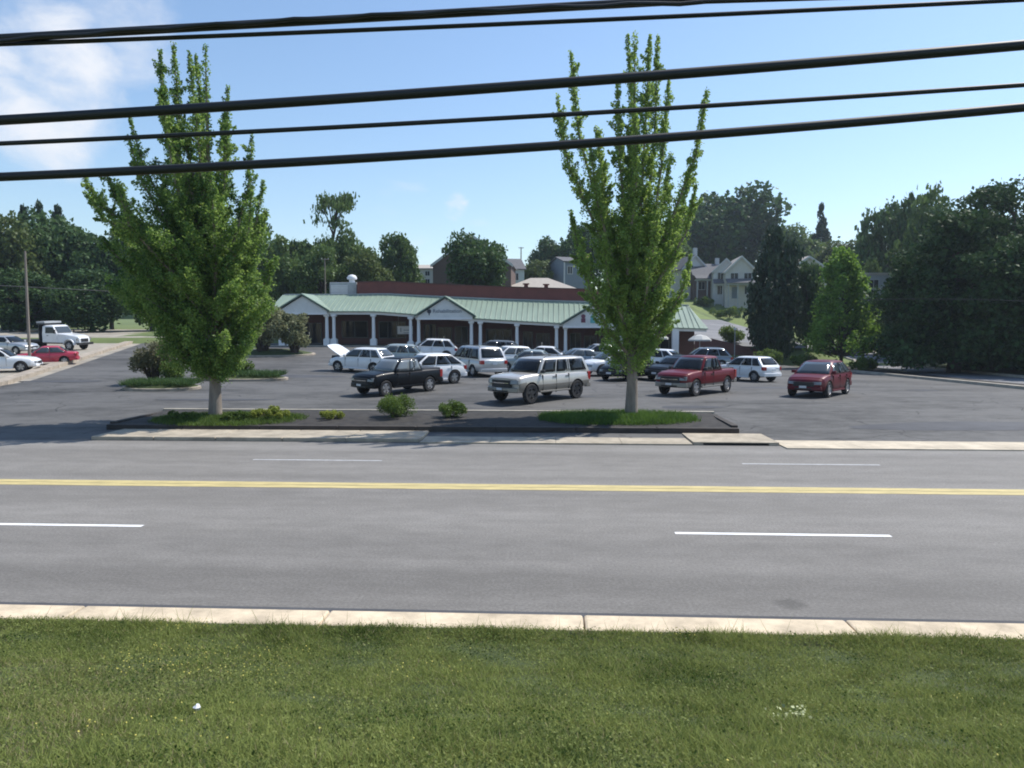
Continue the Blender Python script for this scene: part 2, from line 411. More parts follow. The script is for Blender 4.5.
# planting bed between the street and the lot
BV0, BV1 = 25.72, 29.5
BU0, BU1 = uv(104, 25.6), uv(741, 25.6)
def bed_z(x, y):
    u, v = unroad(x, y); s = clamp((v - BV0) / (BV1 - BV0)); e = clamp(min(u - BU0, BU1 - u) / 1.5)
    return max(.26, height(x, y) + .04) + .12 * math.sin(math.pi * s) * e
bedmap = lambda u, v: road(BU0 + .15 + u * (BU1 - BU0 - .3) , v)
grid('planting_bed', span(0, 1, 1 / 60), span(BV0, BV1 - .08, .35), bed_z, M['mulch'], bedmap)
o = slab('timber_edging', BU0, BU1, 25.5, 25.74, .26, M['timber'], joints=[BU0 + (BU1 - BU0) * k / 8 for k in range(1, 8)]); bevel_mod(o, .025)
b = MB()
for k in range(16):
    a, c = BU0 + (BU1 - BU0) * k / 16, BU0 + (BU1 - BU0) * (k + 1) / 16
    lo = []; hi = []
    for x, y in ((a + .005, BV1 - .1), (c - .005, BV1 - .1), (c - .005, BV1 + .06), (a + .005, BV1 + .06)):
        X, Y = road(x, y); lo.append((X, Y, height(X, Y) - .2)); hi.append((X, Y, height(X, Y) + .08))
    b.loft([lo, hi])
b.build('bed_kerb', M['pale_concrete'])['kind'] = 'structure'
for (a, nm) in ((BU0, 'bed_end_kerb'), (BU1 - .2, 'bed_end_kerb')):
    slab(nm, a, a + .2, 25.76, BV1 - .12, .33, M['timber'])

# low concrete kerb wall between the lot and the neighbouring yard, kerbs along the right edge and the side street
def ribbon(name, pts, w, h_, m, drop=.3):
    b = MB()
    for (x0, y0), (x1, y1) in zip(pts, pts[1:]):
        d = Vector((x1 - x0, y1 - y0)); n = Vector((-d.y, d.x)).normalized() * w / 2; g = d.normalized() * .008
        q = [(x0 + n.x + g.x, y0 + n.y + g.y), (x1 + n.x - g.x, y1 + n.y - g.y), (x1 - n.x - g.x, y1 - n.y - g.y), (x0 - n.x + g.x, y0 - n.y + g.y)]
        b.loft([[(x, y, height(x, y) - drop) for x, y in q], [(x, y, height(x, y) + h_) for x, y in q]])
    o = b.build(name, m); o['kind'] = 'structure'; return o
ribbon('boundary_kerb', [(LX(y), y) for y in span(37, 78, 2.4)], .75, .2, M['stone'])
ribbon('lot_kerb', [(26.9, y) for y in span(36, 60, 2)], .42, .17, M['pale_concrete'])
ribbon('lot_kerb', [(27.0 + (y < 36) * (36 - y) * .35, y) for y in span(26.5, 35.8, 1.5)], .35, .06, M['pale_concrete'])
ribbon('street_kerb', [(sx(y) + 4.75, y) for y in span(46, 106, 2.4)], .38, .16, M['pale_concrete'])
ribbon('street_kerb', [(sx(y) - .2, y) for y in span(61, 106, 2.4)], .3, .14, M['pale_concrete'])
# the ground between the lot and the side street
grid('island_strip', span(0, 1, .25), span(36.5, 74, 1.5), lambda x, y: height(x, y) + .05, M['mulch'], lambda s, y: (27.05 + s * (sx(y) - .3 - 27.05), y))
grid('street_bank', span(0, 1, .1), span(40, 104, 2), lambda x, y: height(x, y) + .06 + .9 * sm((x - sx(y) - 5.2) / 8), M['soil'], lambda s, y: (sx(y) + 4.9 + s * 34, y))
# drive and lawn climbing the hill behind the right end of the shops
grid('hill_drive', span(0, 1, .1), span(79.2, 112, 1.5), lambda x, y: height(x, y) + .05, M['drive'], lambda s, y: (17 + s * 17, y))
grid('hill_lawn', span(15, 60, 3), span(112, 152, 3), lambda x, y: height(x, y) + .08, M['lawn'])
# brick retaining wall that steps down beside the drive
b = MB()
for k in range(12):
    x0, x1 = 18.9 + k * .85, 18.9 + (k + 1) * .85
    zt = lambda x: max(3.05 - (x - 19.2) * .235, .6)
    b.loft([[(x0, 78.4, 0), (x1, 78.4, 0), (x1, 78.8, 0), (x0, 78.8, 0)], [(x0, 78.4, zt(x0)), (x1, 78.4, zt(x1)), (x1, 78.8, zt(x1)), (x0, 78.8, zt(x0))]])
tag(b.build('retaining_wall', M['wallbrick']), 'sloping dark brick retaining wall below the hill drive', 'retaining wall')

# islands inside the lot, left of the shops
def island(px, y, rx, ry, h_, m=M['mulch']):
    x = at(px, y); b = MB(); rings = []
    for s, z in ((1, -.15), (1, .12), (.93, .14)):
        rings.append([(x + math.cos(t) * rx * s, y + math.sin(t) * ry * s, height(x + math.cos(t) * rx * s, y + math.sin(t) * ry * s) + z) for t in [2 * math.pi * k / 28 for k in range(28)]])
    b.loft(rings, 0, cap=False)
    for s0, s1 in ((.93, .6), (.6, .25)):
        b.loft([[(x + math.cos(t) * rx * s, y + math.sin(t) * ry * s, height(x + math.cos(t) * rx * s, y + math.sin(t) * ry * s) + .14 + h_ * (1 - ((s - .2) / .73) ** 2)) for t in [2 * math.pi * k / 28 for k in range(28)]] for s in (s0, s1)], 1, cap=False)
    s = .25
    b.face([(x + math.cos(t) * rx * s, y + math.sin(t) * ry * s, height(x, y) + .14 + h_ * (1 - ((s - .2) / .73) ** 2)) for t in [2 * math.pi * k / 28 for k in range(28)]], 1)
    o = b.build('lot_island', [M['stone'], m]); o['kind'] = 'structure'
island(160, 37.5, 1.9, 1.1, .25, M['soil']); island(240, 42, 2.6, 1.1, .2, M['soil']); island(272, 61, 3.4, 2.4, .35, M['soil'])
# ------------------------------------------------------------------ the shops
BV = 72.0
def zb(u):
    u = max(u, -16.5); u = min(u, 20)
    return 2.16 - .062 * (u + 17) + .00086 * (u + 17) * (u - 4.6)
def rise(u): return clamp(1.8 + .021 * (u + 17), 1.75, 2.22)
shop = thing('shopping_plaza', 'long single storey brick shop row with green metal roof and white porch columns', 'shop building', (*road(0, BV), 0), -RA)
u_l, u_r = uv(272, BV), uv(706, BV)
EH = 2.95                       # underside of the fascia above the walk
def strips(u0, u1, fn, b, m=0, n=None):
    n = n or max(1, int((u1 - u0) / 1.5))
    for k in range(n):
        a, c = u0 + (u1 - u0) * k / n, u0 + (u1 - u0) * (k + 1) / n
        fn(b, a, c, m)
def seg(v0, v1, h0, h1):        # a beam that follows the grade
    def f(b, a, c, m):
        b.loft([[(a, v0, zb(a) + h0), (a, v1, zb(a) + h0), (a, v1, zb(a) + h1), (a, v0, zb(a) + h1)],
                [(c, v0, zb(c) + h0), (c, v1, zb(c) + h0), (c, v1, zb(c) + h1), (c, v0, zb(c) + h1)]], m)
    return f
b = MB(); strips(u_l, u_r, seg(-.7, 16, -1.2, .0), b); b.build('walkway', M['pale_concrete'], shop)
b = MB(); strips(u_l + .3, u_r - .4, seg(3.6, 15, 0.01, 4.6), b); b.build('wall', M['brick'], shop)
b = MB(); strips(u_l, u_r, seg(-.32, -.02, EH, EH + .30), b); b.build('fascia', M['white'], shop)
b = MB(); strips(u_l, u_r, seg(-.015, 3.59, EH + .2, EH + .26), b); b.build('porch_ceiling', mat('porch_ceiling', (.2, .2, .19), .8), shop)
# seamed metal roof, a hip at its right end
b = MB(); n = 34
for k in range(n):
    a, c = u_l - .2 + (u_r + .3 - u_l) * k / n, u_l - .2 + (u_r + .3 - u_l) * (k + 1) / n
    ta, tc_ = min(a, u_r - 1.0), min(c, u_r - 1.0)
    lo = EH + .31
    fr = [(a, -.55, zb(a) + lo), (c, -.55, zb(c) + lo), (tc_, 3.7, zb(c) + lo + rise(c)), (ta, 3.7, zb(a) + lo + rise(a))]
    b.loft([fr, [(x, y + .02, z - .09) for x, y, z in fr]])
for k in range(int((u_r - u_l) / .5)):      # standing seams
    a = u_l + .1 + k * .5; ta = min(a, u_r - 1.0); z1, z2 = zb(a) + EH + .315, zb(ta) + EH + .315 + rise(ta)
    b.loft([[(a - .02, -.55, z1), (a + .02, -.55, z1), (a + .02, -.55, z1 + .03), (a - .02, -.55, z1 + .055)], [(ta - .02, 3.58, z2), (ta + .02, 3.58, z2), (ta + .02, 3.58, z2 + .03), (ta - .02, 3.58, z2 + .03)]])
b.face([(u_r + .1, -.55, zb(u_r) + EH + .31), (u_r + .1, 7.6, zb(u_r) + EH + .31), (u_r - 1, 3.7, zb(u_r) + EH + .31 + rise(u_r))])
b.face([(u_r - 1, 3.7, zb(u_r) + EH + .31 + rise(u_r)), (u_r + .1, 7.6, zb(u_r) + EH + .31), (11.5, 7.6, zb(11.5) + EH + .31), (11.5, 3.7, zb(11.5) + EH + .31 + rise(11.5))])
b.build('roof', M['roofgreen'], shop)
b = MB(); strips(u_l, u_r - 1, lambda bb, a, c, m: bb.loft([[(a, 3.6, zb(a) + EH + .3 + rise(a)), (a, 3.86, zb(a) + EH + .3 + rise(a)), (a, 3.86, zb(a) + EH + .4 + rise(a)), (a, 3.6, zb(a) + EH + .4 + rise(a))], [(c, 3.6, zb(c) + EH + .3 + rise(c)), (c, 3.86, zb(c) + EH + .3 + rise(c)), (c, 3.86, zb(c) + EH + .4 + rise(c)), (c, 3.6, zb(c) + EH + .4 + rise(c))]], m), b)
b.build('ridge_cap', M['grey'], shop)
p_l, p_r = uv(358, 76), uv(646, 76)
b = MB()
def par(bb, a, c, m):
    A, D = zb(a) + EH + rise(a), zb(c) + EH + rise(c)
    bb.loft([[(a, 3.9, A - 2), (a, 15.5, A - 2), (a, 15.5, A + 1.55), (a, 3.9, A + 1.55)], [(c, 3.9, D - 2), (c, 15.5, D - 2), (c, 15.5, D + 1.55), (c, 3.9, D + 1.55)]], m)
strips(p_l, p_r, par, b); pp = b.build('parapet', M['parapet'], shop)
b = MB()
def cop(bb, a, c, m):
    A, D = zb(a) + EH + rise(a) + 1.55, zb(c) + EH + rise(c) + 1.55
    bb.loft([[(a, 3.82, A + .003), (a, 15.6, A + .003), (a, 15.6, A + .09), (a, 3.82, A + .09)], [(c, 3.82, D + .003), (c, 15.6, D + .003), (c, 15.6, D + .09), (c, 3.82, D + .09)]], m)
strips(p_l - .05, p_r + .05, cop, b); b.build('coping', mat('coping_brown', (.09, .04, .034), .7), pp)
# columns
def column_mesh(w=.34):
    b = MB(); prof = [(w * .5, .62), (w * .43, EH - .28)]
    b.box(-w * .85, w * .85, -w * .85, w * .85, 0.003, .60); b.lathe(prof, 16)
    b.box(-w * .62, w * .62, -w * .62, w * .62, .601, .68); b.lathe([(w * .5, EH - .28), (w * .62, EH - .18)], 16); b.box(-w * .72, w * .72, -w * .72, w * .72, EH - .178, EH - .003)
    return b.mesh('column', M['white'], 40)
cm = column_mesh()
cols = [uv(p, BV) for p in (283, 291, 327.5, 334.5, 374, 411, 419, 471.5, 480.5, 517, 556.5, 565.5, 613, 621, 653)]
for u in cols:
    o = bpy.data.objects.new('column', cm); C.objects.link(o); o.parent = shop; o.location = (u, -.17, zb(u))
b = MB(); u = uv(675, BV); b.box(u - .3, u + .3, -.45, .15, zb(u), zb(u) + EH + .3); b.build('pier', M['white'], shop)
# pediments over the three entrances
def pediment(pc, half, top):
    u = uv(pc, BV); zbase = zb(u) + EH - .02; h_ = top
    b = MB(); f, k = -.62, -.34
    b.loft([[(u - half, f, zbase), (u + half, f, zbase), (u + half, f, zbase + .34), (u, f, zbase + h_), (u - half, f, zbase + .34)],
            [(u - half, k, zbase), (u + half, k, zbase), (u + half, k, zbase + .34), (u, k, zbase + h_), (u - half, k, zbase + .34)]])
    pd = b.build('pediment', M['offwhite'], shop)
    b = MB()
    for s in (-1, 1):
        e = (u + s * (half + .32), zbase + .34 - .02); t = (u, zbase + h_ + .17)
        b.loft([[(e[0], -.86, e[1]), (t[0], -.86, t[1]), (t[0], -.86, t[1] + .1), (e[0], -.86, e[1] + .1)], [(e[0], 3.0, e[1]), (t[0], 3.0, t[1]), (t[0], 3.0, t[1] + .1), (e[0], 3.0, e[1] + .1)]])
    b.build('gable_roof', M['roofgreen'], pd)
    b = MB()
    for s in (-1, 1):
        e = (u + s * (half + .32), zbase + .34 - .11); t = (u, zbase + h_ + .08)
        b.loft([[(e[0], -.90, e[1]), (t[0], -.90, t[1]), (t[0], -.90, t[1] + .1), (e[0], -.90, e[1] + .1)], [(e[0], -.865, e[1]), (t[0], -.865, t[1]), (t[0], -.865, t[1] + .1), (e[0], -.865, e[1] + .1)]])
    b.build('rake_trim', M['rake'], pd)
    b = MB(); b.box(u - half, u + half, -.66, -.622, zbase + .005, zbase + .2); b.build('entablature', M['white'], pd)
    return pd, u, zbase
pd0, _, _ = pediment(305, 2.35, 1.75)
pd1, ua, za = pediment(446, 2.6, 1.98)
pd2, ub, zbs = pediment(592, 2.75, 2.0)
def lettering(txt, u, v, z, size, m, parent, ext=.012):
    cu = bpy.data.curves.new('lettering', 'FONT'); cu.body = txt; cu.size = size; cu.align_x = 'CENTER'; cu.align_y = 'CENTER'; cu.extrude = ext
    cu.materials.append(m); o = bpy.data.objects.new('lettering', cu); C.objects.link(o); o.parent = parent
    o.location = (u, v, z); o.rotation_euler = (R(90), 0, 0); return o
lettering('Rehabilitation', ua + .22, -.64, za + .80, .50, M['inkblue'], pd1)
b = MB(); b.lathe([(.2, 0), (.2, .03)], 14, 'y', (ua - 1.5, -.655, za + .78)); b.box(ua - 1.55, ua - 1.45, -.655, -.625, za + .42, za + .6); b.build('emblem', M['ink'], pd1)
# two figures and a swoosh on the right-hand sign
b = MB(); b.lathe([(.2, 0), (.2, .03)], 14, 'y', (ub - .85, -.655, zbs + 1.08)); b.box(ub - 1.05, ub - .65, -.655, -.625, zbs + .5, zbs + .9); b.build('emblem', M['signred'], pd2)
b = MB(); b.lathe([(.2, 0), (.2, .03)], 14, 'y', (ub + .0, -.655, zbs + 1.0)); b.box(ub - .2, ub + .22, -.655, -.625, zbs + .45, zbs + .82); b.build('emblem', M['signteal'], pd2)
b = MB(); b.loft([[(ub + .35, -.655, zbs + 1.35), (ub + .95, -.655, zbs + 1.12), (ub + .95, -.655, zbs + .95), (ub + .6, -.655, zbs + 1.2)], [(ub + .35, -.625, zbs + 1.35), (ub + .95, -.625, zbs + 1.12), (ub + .95, -.625, zbs + .95), (ub + .6, -.625, zbs + 1.2)]]); b.build('swoosh', M['signnavy'], pd2)
# shop fronts: window bays with mullions, doors
M['frame'] = mat('window_frame', (.10, .105, .10), .6)
M['soffit'] = mat('porch_soffit', (.20, .20, .19), .8)
def shopfront(p0, p1, sill, headh, nm, door=False):
    a, c = uv(p0, BV + 3.6), uv(p1, BV + 3.6); u = (a + c) / 2; z = zb(u); fr = MB(); w = .07
    n = nm
    fr.box(a, c, 3.5, 3.595, z + headh - w, z + headh); fr.box(a, c, 3.5, 3.595, z + sill, z + sill + w)
    for k in range(n + 1):
        x = a + (c - a - w) * k / n; fr.box(x, x + w, 3.495, 3.59, z + sill + w, z + headh - w)
    o = fr.build('door' if door else 'window', M['frame'], shop)
    g = MB(); g.box(a + .02, c - .02, 3.53, 3.56, z + sill + .02, z + headh - .02); g.build('pane', M['darkglass'], o)
    if door:
        hb = MB(); hb.box(u - .12, u - .08, 3.42, 3.49, z + .9, z + 1.3); hb.build('handle', M['chrome'], o)
for p0, p1, s, h_, n_, d in ((300, 322, .1, 2.2, 2, True), (342, 368, .7, 2.4, 2, False), (379, 406, .7, 2.4, 3, False), (424, 436, .6, 2.4, 2, False), (438, 452, .05, 2.2, 2, True), (455, 468, .6, 2.4, 2, False),
                             (486, 512, .7, 2.4, 3, False), (523, 533, .6, 2.3, 2, False), (536, 550, .05, 2.2, 2, True), (570, 581, .6, 2.4, 2, False), (584, 597, .05, 2.2, 2, True), (599, 610, .6, 2.4, 2, False), (628, 648, .6, 2.4, 3, False), (660, 678, .6, 2.4, 2, False)):
    shopfront(p0, p1, s, h_, n_, d)
# banner that hangs in a window bay
bu0, bu1 = uv(394.5, BV + 1), uv(410, BV + 1); bz = zb((bu0 + bu1) / 2)
bn = thing('banner', 'grey white shop banner hung in the porch bay left of the middle pediment', 'banner', (*road((bu0 + bu1) / 2, BV + 2.4), bz + 1.25), -RA)
b = MB(); hw = (bu1 - bu0) / 2; b.box(-hw, hw, 0, .02, 0, .78); b.build('cloth', M['banner'], bn)
lettering('I', -hw * .55, -.012, .38, .6, M['ink'], bn, .006)
b = MB(); b.box(-hw * .2, hw * .8, -.01, -.001, .35, .41); b.box(-hw * .2, hw * .6, -.01, -.001, .1, .15); b.build('text_line', M['inkblue'], bn)
for x in (-hw + .1, hw - .1):
    b = MB(); b.tube([(x, .01, .78), (x, .01, 1.95)], .012, 5); b.build('cord', M['grey'], bn)
# things on the roof
x0, x1 = uv(330, 76.6), uv(358, 76.6); zu = zb((x0 + x1) / 2) + EH + 1.8
hv = thing('rooftop_unit', 'boxy grey air handling unit at the left end of the red parapet', 'rooftop unit', (*road((x0 + x1) / 2, 77.5), zu), -RA)
hw = (x1 - x0) / 2 - .06
b = MB(); b.box(-hw, hw, -1, 1, -1.2, 1.55); bevel_mod(b.build('casing', M['grey'], hv), .04)
b = MB()
for k in range(7): b.box(-hw + .15, hw - .9, -1.04, -1.005, .25 + k * .15, .33 + k * .15)
b.build('louvre_panel', M['white'], hv)
vb = thing('exhaust_fan', 'round white exhaust fan on top of the grey rooftop unit', 'exhaust fan', (*road(uv(353, 77.5), 77.4), zu + 1.56))
b = MB(); b.lathe([(.3, 0), (.3, .3), (.5, .34), (.52, .5), (.38, .72), (.12, .82)], 16); b.build('cowl', M['white'], vb, 40)
for i, px in enumerate((526, 546)):
    u = uv(px, 77); rv = thing('roof_vent', ('square dark vent on the red parapet roof nearer the middle of the building', 'square dark vent on the red parapet roof nearer the right tree')[i], 'roof vent', (*road(u, 77), zb(u) + EH + rise(u) + 1.65), -RA, 'vents on the parapet roof')
    b = MB(); b.box(-.2, .2, -.2, .2, 0, .3); b.box(-.32, .32, -.32, .32, .301, .4); b.build('hood', M['parapet'], rv)
# cafe umbrellas at the right end of the row
def umbrella(px, v, zt, r, label):
    u = uv(px, v); X, Y = road(u, v); z = height(X, Y) + .02
    o = thing('patio_umbrella', label, 'umbrella', (X, Y, z), 0, 'umbrellas before the shops'); H = zt - z
    b = MB(); b.lathe([(.3, 0), (.3, .08), (.05, .1), (.03, H)], 10); b.build('pole', M['grey'], o)
    b = MB(); b.lathe([(r, H - .45), (r * .55, H - .12), (.04, H)], 8, cap=False); b.lathe([(r, H - .45), (r, H - .58)], 8, cap=False); b.build('canopy', mat('umbrella_canvas', (.46, .46, .44), .9), o)
umbrella(658, 69.3, zed(333, 69), .95, 'white patio umbrella half hidden behind the right street tree')
umbrella(700, 69.0, zed(334.5, 69), 1.05, 'white patio umbrella beside the square pier at the end of the shops')
lp = thing('lamp_post', 'thin pale lamp post in front of the brick retaining wall', 'lamp post', (at(735, 76), 76, height(at(735, 76), 76)))
b = MB(); b.lathe([(.12, -.1), (.12, .3), (.05, .31), (.04, 3.3)], 10); b.build('post', M['grey'], lp)
b = MB(); b.lathe([(.05, 3.301), (.16, 3.36), (.16, 3.5), (.04, 3.56)], 10); b.build('lantern', M['offwhite'], lp)
# ------------------------------------------------------------------ vehicles
# kind: body stations from tail to nose (x, underside, top, half width), cabin (belt z, roof z, screen base x, roof front x, roof rear x, tail base x, belt and roof half widths)
KINDS = {
 'suv': dict(st=[(-2.28, .48, .92, .78), (-2.18, .38, 1.02, .86), (-1.5, .28, 1.05, .90), (0, .26, 1.02, .91), (.9, .27, 1.02, .905), (1.05, .27, 1.03, .90), (1.6, .28, .98, .89), (2.05, .31, .88, .85), (2.22, .36, .78, .79), (2.28, .42, .68, .70)],
             cab=(1.03, 1.67, 1.18, .35, -1.6, -2.2, .845, .64), wheels=(1.38, -1.32, .36), pil=(.36, .70), rails=True),
 'crossover': dict(st=[(-2.2, .52, .88, .74), (-2.12, .40, 1.03, .84), (-1.5, .28, 1.09, .89), (-.3, .26, 1.05, .90), (.85, .26, 1.02, .90), (1.05, .26, 1.03, .89), (1.55, .27, .98, .88), (1.95, .31, .88, .83), (2.14, .37, .77, .76), (2.2, .43, .66, .66)],
             cab=(1.02, 1.60, 1.2, .3, -1.25, -2.12, .83, .61), wheels=(1.32, -1.3, .36), pil=(.38, .70)),
 'bigsuv': dict(st=[(-2.55, .58, 1.18, .92), (-2.48, .52, 1.27, .97), (-1.6, .46, 1.28, 1.0), (0, .44, 1.26, 1.0), (1.05, .44, 1.25, 1.0), (1.2, .44, 1.26, .99), (1.9, .45, 1.21, .98), (2.35, .47, 1.14, .95), (2.5, .50, 1.06, .91), (2.55, .52, .98, .84)],
             cab=(1.24, 1.91, 1.24, .72, -2.22, -2.5, .92, .75), wheels=(1.60, -1.48, .42), pil=(.31, .56, .60), rails=True),
 'pickup': dict(st=[(-2.5, .55, 1.10, .86), (-2.46, .48, 1.16, .90), (-1.6, .40, 1.17, .92), (0, .38, 1.16, .92), (.95, .38, 1.16, .92), (1.1, .38, 1.17, .91), (1.8, .38, 1.12, .90), (2.25, .40, 1.05, .88), (2.42, .45, .97, .84), (2.48, .48, .88, .78)],
             cab=(1.14, 1.80, 1.14, .5, -.80, -1.05, .85, .68), wheels=(1.55, -1.45, .39), pil=(.52,), bed=True),
 'oldsuv': dict(st=[(-2.4, .5, .98, .84), (-2.32, .42, 1.10, .91), (-1.5, .32, 1.12, .935), (0, .31, 1.10, .94), (1.05, .31, 1.10, .935), (1.2, .31, 1.11, .93), (1.8, .33, 1.06, .915), (2.2, .36, 1.0, .88), (2.36, .42, .92, .83), (2.42, .46, .82, .75)],
             cab=(1.07, 1.79, 1.2, .62, -2.02, -2.33, .87, .70), wheels=(1.48, -1.38, .38), pil=(.36, .66), rails=True),
 'sedan': dict(st=[(-2.32, .46, .82, .72), (-2.22, .36, .95, .82), (-1.6, .26, .99, .885), (0, .24, .95, .895), (.75, .24, .94, .89), (.9, .24, .95, .885), (1.5, .26, .89, .875), (2.0, .29, .80, .83), (2.2, .35, .70, .76), (2.28, .4, .6, .66)],
             cab=(.93, 1.45, .98, .25, -1.0, -1.78, .82, .60), wheels=(1.36, -1.34, .325), pil=(.47,)),
 'hatch': dict(st=[(-2.05, .46, .86, .74), (-1.97, .36, .98, .83), (-1.4, .26, 1.0, .875), (0, .24, .96, .885), (.85, .24, .95, .88), (1.0, .24, .96, .875), (1.5, .26, .90, .86), (1.9, .3, .80, .81), (2.05, .36, .70, .74), (2.12, .4, .6, .64)],
             cab=(.94, 1.5, 1.06, .3, -1.45, -1.95, .82, .62), wheels=(1.28, -1.26, .325), pil=(.40, .72)),
 'minivan': dict(st=[(-2.52, .46, .98, .84), (-2.45, .34, 1.06, .93), (-1.6, .26, 1.08, .97), (0, .25, 1.04, .98), (1.1, .25, 1.02, .975), (1.25, .25, 1.03, .97), (1.8, .27, .95, .95), (2.25, .31, .84, .89), (2.42, .36, .74, .82), (2.5, .4, .64, .72)],
             cab=(1.02, 1.78, 1.35, .5, -1.98, -2.42, .91, .74), wheels=(1.52, -1.48, .345), pil=(.30, .64), rails=True),
}
def hexbox(b, x0, x1, y0, y1, z0, z1, m=0, tx=0.0):
    b.loft([[(x0, y0, z0), (x1, y0, z0), (x1, y1, z0), (x0, y1, z0)], [(x0 + tx, y0, z1), (x1 + tx, y0, z1), (x1 + tx, y1, z1), (x0 + tx, y1, z1)]], m)
def bow(x, y, W, xn, xt):            # plan curvature of nose and tail
    q = (y / W) ** 2
    if x > 0: return x - .20 * q * clamp((x - (xn - .75)) / .75) ** 1.5
    return x + .12 * q * clamp(((xt + .6) - x) / .6) ** 1.5
def ring(x, zl, zt, w, W, xn, xt):
    h_ = zt - zl
    half = [(0, zl), (.5 * w, zl), (.78 * w, zl), (.95 * w, zl + .07), (.99 * w, zl + .22 * h_), (w, zl + .42 * h_), (.992 * w, zl + .62 * h_), (.97 * w, zl + .80 * h_), (.93 * w, zl + .93 * h_), (.86 * w, zt - .003), (.70 * w, zt + .012), (.35 * w, zt + .03), (0, zt + .036)]
    p = half + [(-y, z) for y, z in reversed(half[1:-1])]
    return [(bow(x, y, W, xn, xt), y, z) for y, z in p]
def stations(st, n=34):              # the coarse table, resampled and eased
    A = np.array(st); X = np.interp(np.linspace(0, 1, n), np.linspace(0, 1, len(A)), A[:, 0]); X = np.sort(np.concatenate([X, A[:, 0]]))
    X = X[np.concatenate([[True], np.diff(X) > .015])]
    cols = [np.interp(X, A[:, 0], A[:, k]) for k in (1, 2, 3)]
    for c in cols:
        for _ in range(2): c[1:-1] = .5 * c[1:-1] + .25 * (c[:-2] + c[2:])
    return list(zip(X, *cols))
def curvebar(b, y0, y1, xf, depth, z0, z1, n=10, m=0, sgn=1, tilt=0):
    rr = []
    for k in range(n + 1):
        y = y0 + (y1 - y0) * k / n; x = xf(y)
        rr.append([(x, y, z0), (x - tilt * sgn, y, z1), (x - sgn * depth, y, z1), (x - sgn * depth, y, z0)])
    b.loft(rr, m)
_meshes = {}
def wheel(parent, x, y, r, rimmat, side):
    w = bpy.data.objects.new('wheel', None); C.objects.link(w); w.parent = parent; w.location = (x, y, r); w.empty_display_size = .2
    key = (r, rimmat.name, side)
    if key not in _meshes:
        b = MB(); t = .11
        b.lathe([(r * .62, -t * .9), (r * .92, -t), (r, -t * .7), (r, t * .7), (r * .92, t), (r * .62, t * .9), (r * .6, 0)], 26, 'y', cap=False)
        ty = b.mesh('tyre', M['rubber'], 40)
        b = MB(); s = side
        b.lathe([(r * .62, s * t * .86), (r * .63, -s * t * .5)], 24, 'y', cap=False, m=1); b.lathe([(r * .61, s * .01), (.002, s * .02)], 24, 'y', cap=False, m=1)
        b.lathe([(r * .625, s * t * .8), (r * .57, s * t * .9), (r * .55, s * t * .7)], 24, 'y', cap=False)
        for k in range(5):
            a = 2 * math.pi * k / 5; q = Vector((math.sin(a), 0, math.cos(a))); p = Vector((math.cos(a), 0, -math.sin(a)))
            rr = []
            for d, hw in ((.05, .2), (.57, .13)):
                c = q * (d * r); o1 = Vector((0, s * t * .75, 0)); o0 = Vector((0, s * t * .3, 0))
                rr.append([c - p * hw * r + o0, c + p * hw * r + o0, c + p * hw * r + o1, c - p * hw * r + o1])
            b.loft(rr)
        b.lathe([(.12 * r * 1.4, s * t * .82), (.002, s * t * .86)], 12, 'y', cap=False)
        _meshes[key] = (ty, b.mesh('rim', [rimmat, M['blackplastic']], 30))
    for nm, me in zip(('tyre', 'rim'), _meshes[key]):
        o = bpy.data.objects.new(nm, me); C.objects.link(o); o.parent = w
def place(root, px, y, heading):
    x = at(px, y); z = height(x, y); e = .8
    n = Vector((-(height(x + e, y) - height(x - e, y)) / (2 * e), -(height(x, y + e) - height(x, y - e)) / (2 * e), 1)).normalized()
    f = Vector((math.cos(R(heading)), math.sin(R(heading)), 0)); f = (f - n * f.dot(n)).normalized(); l = n.cross(f)
    root.matrix_world = Matrix(((f.x, l.x, n.x, x), (f.y, l.y, n.y, y), (f.z, l.z, n.z, z + .008), (0, 0, 0, 1)))
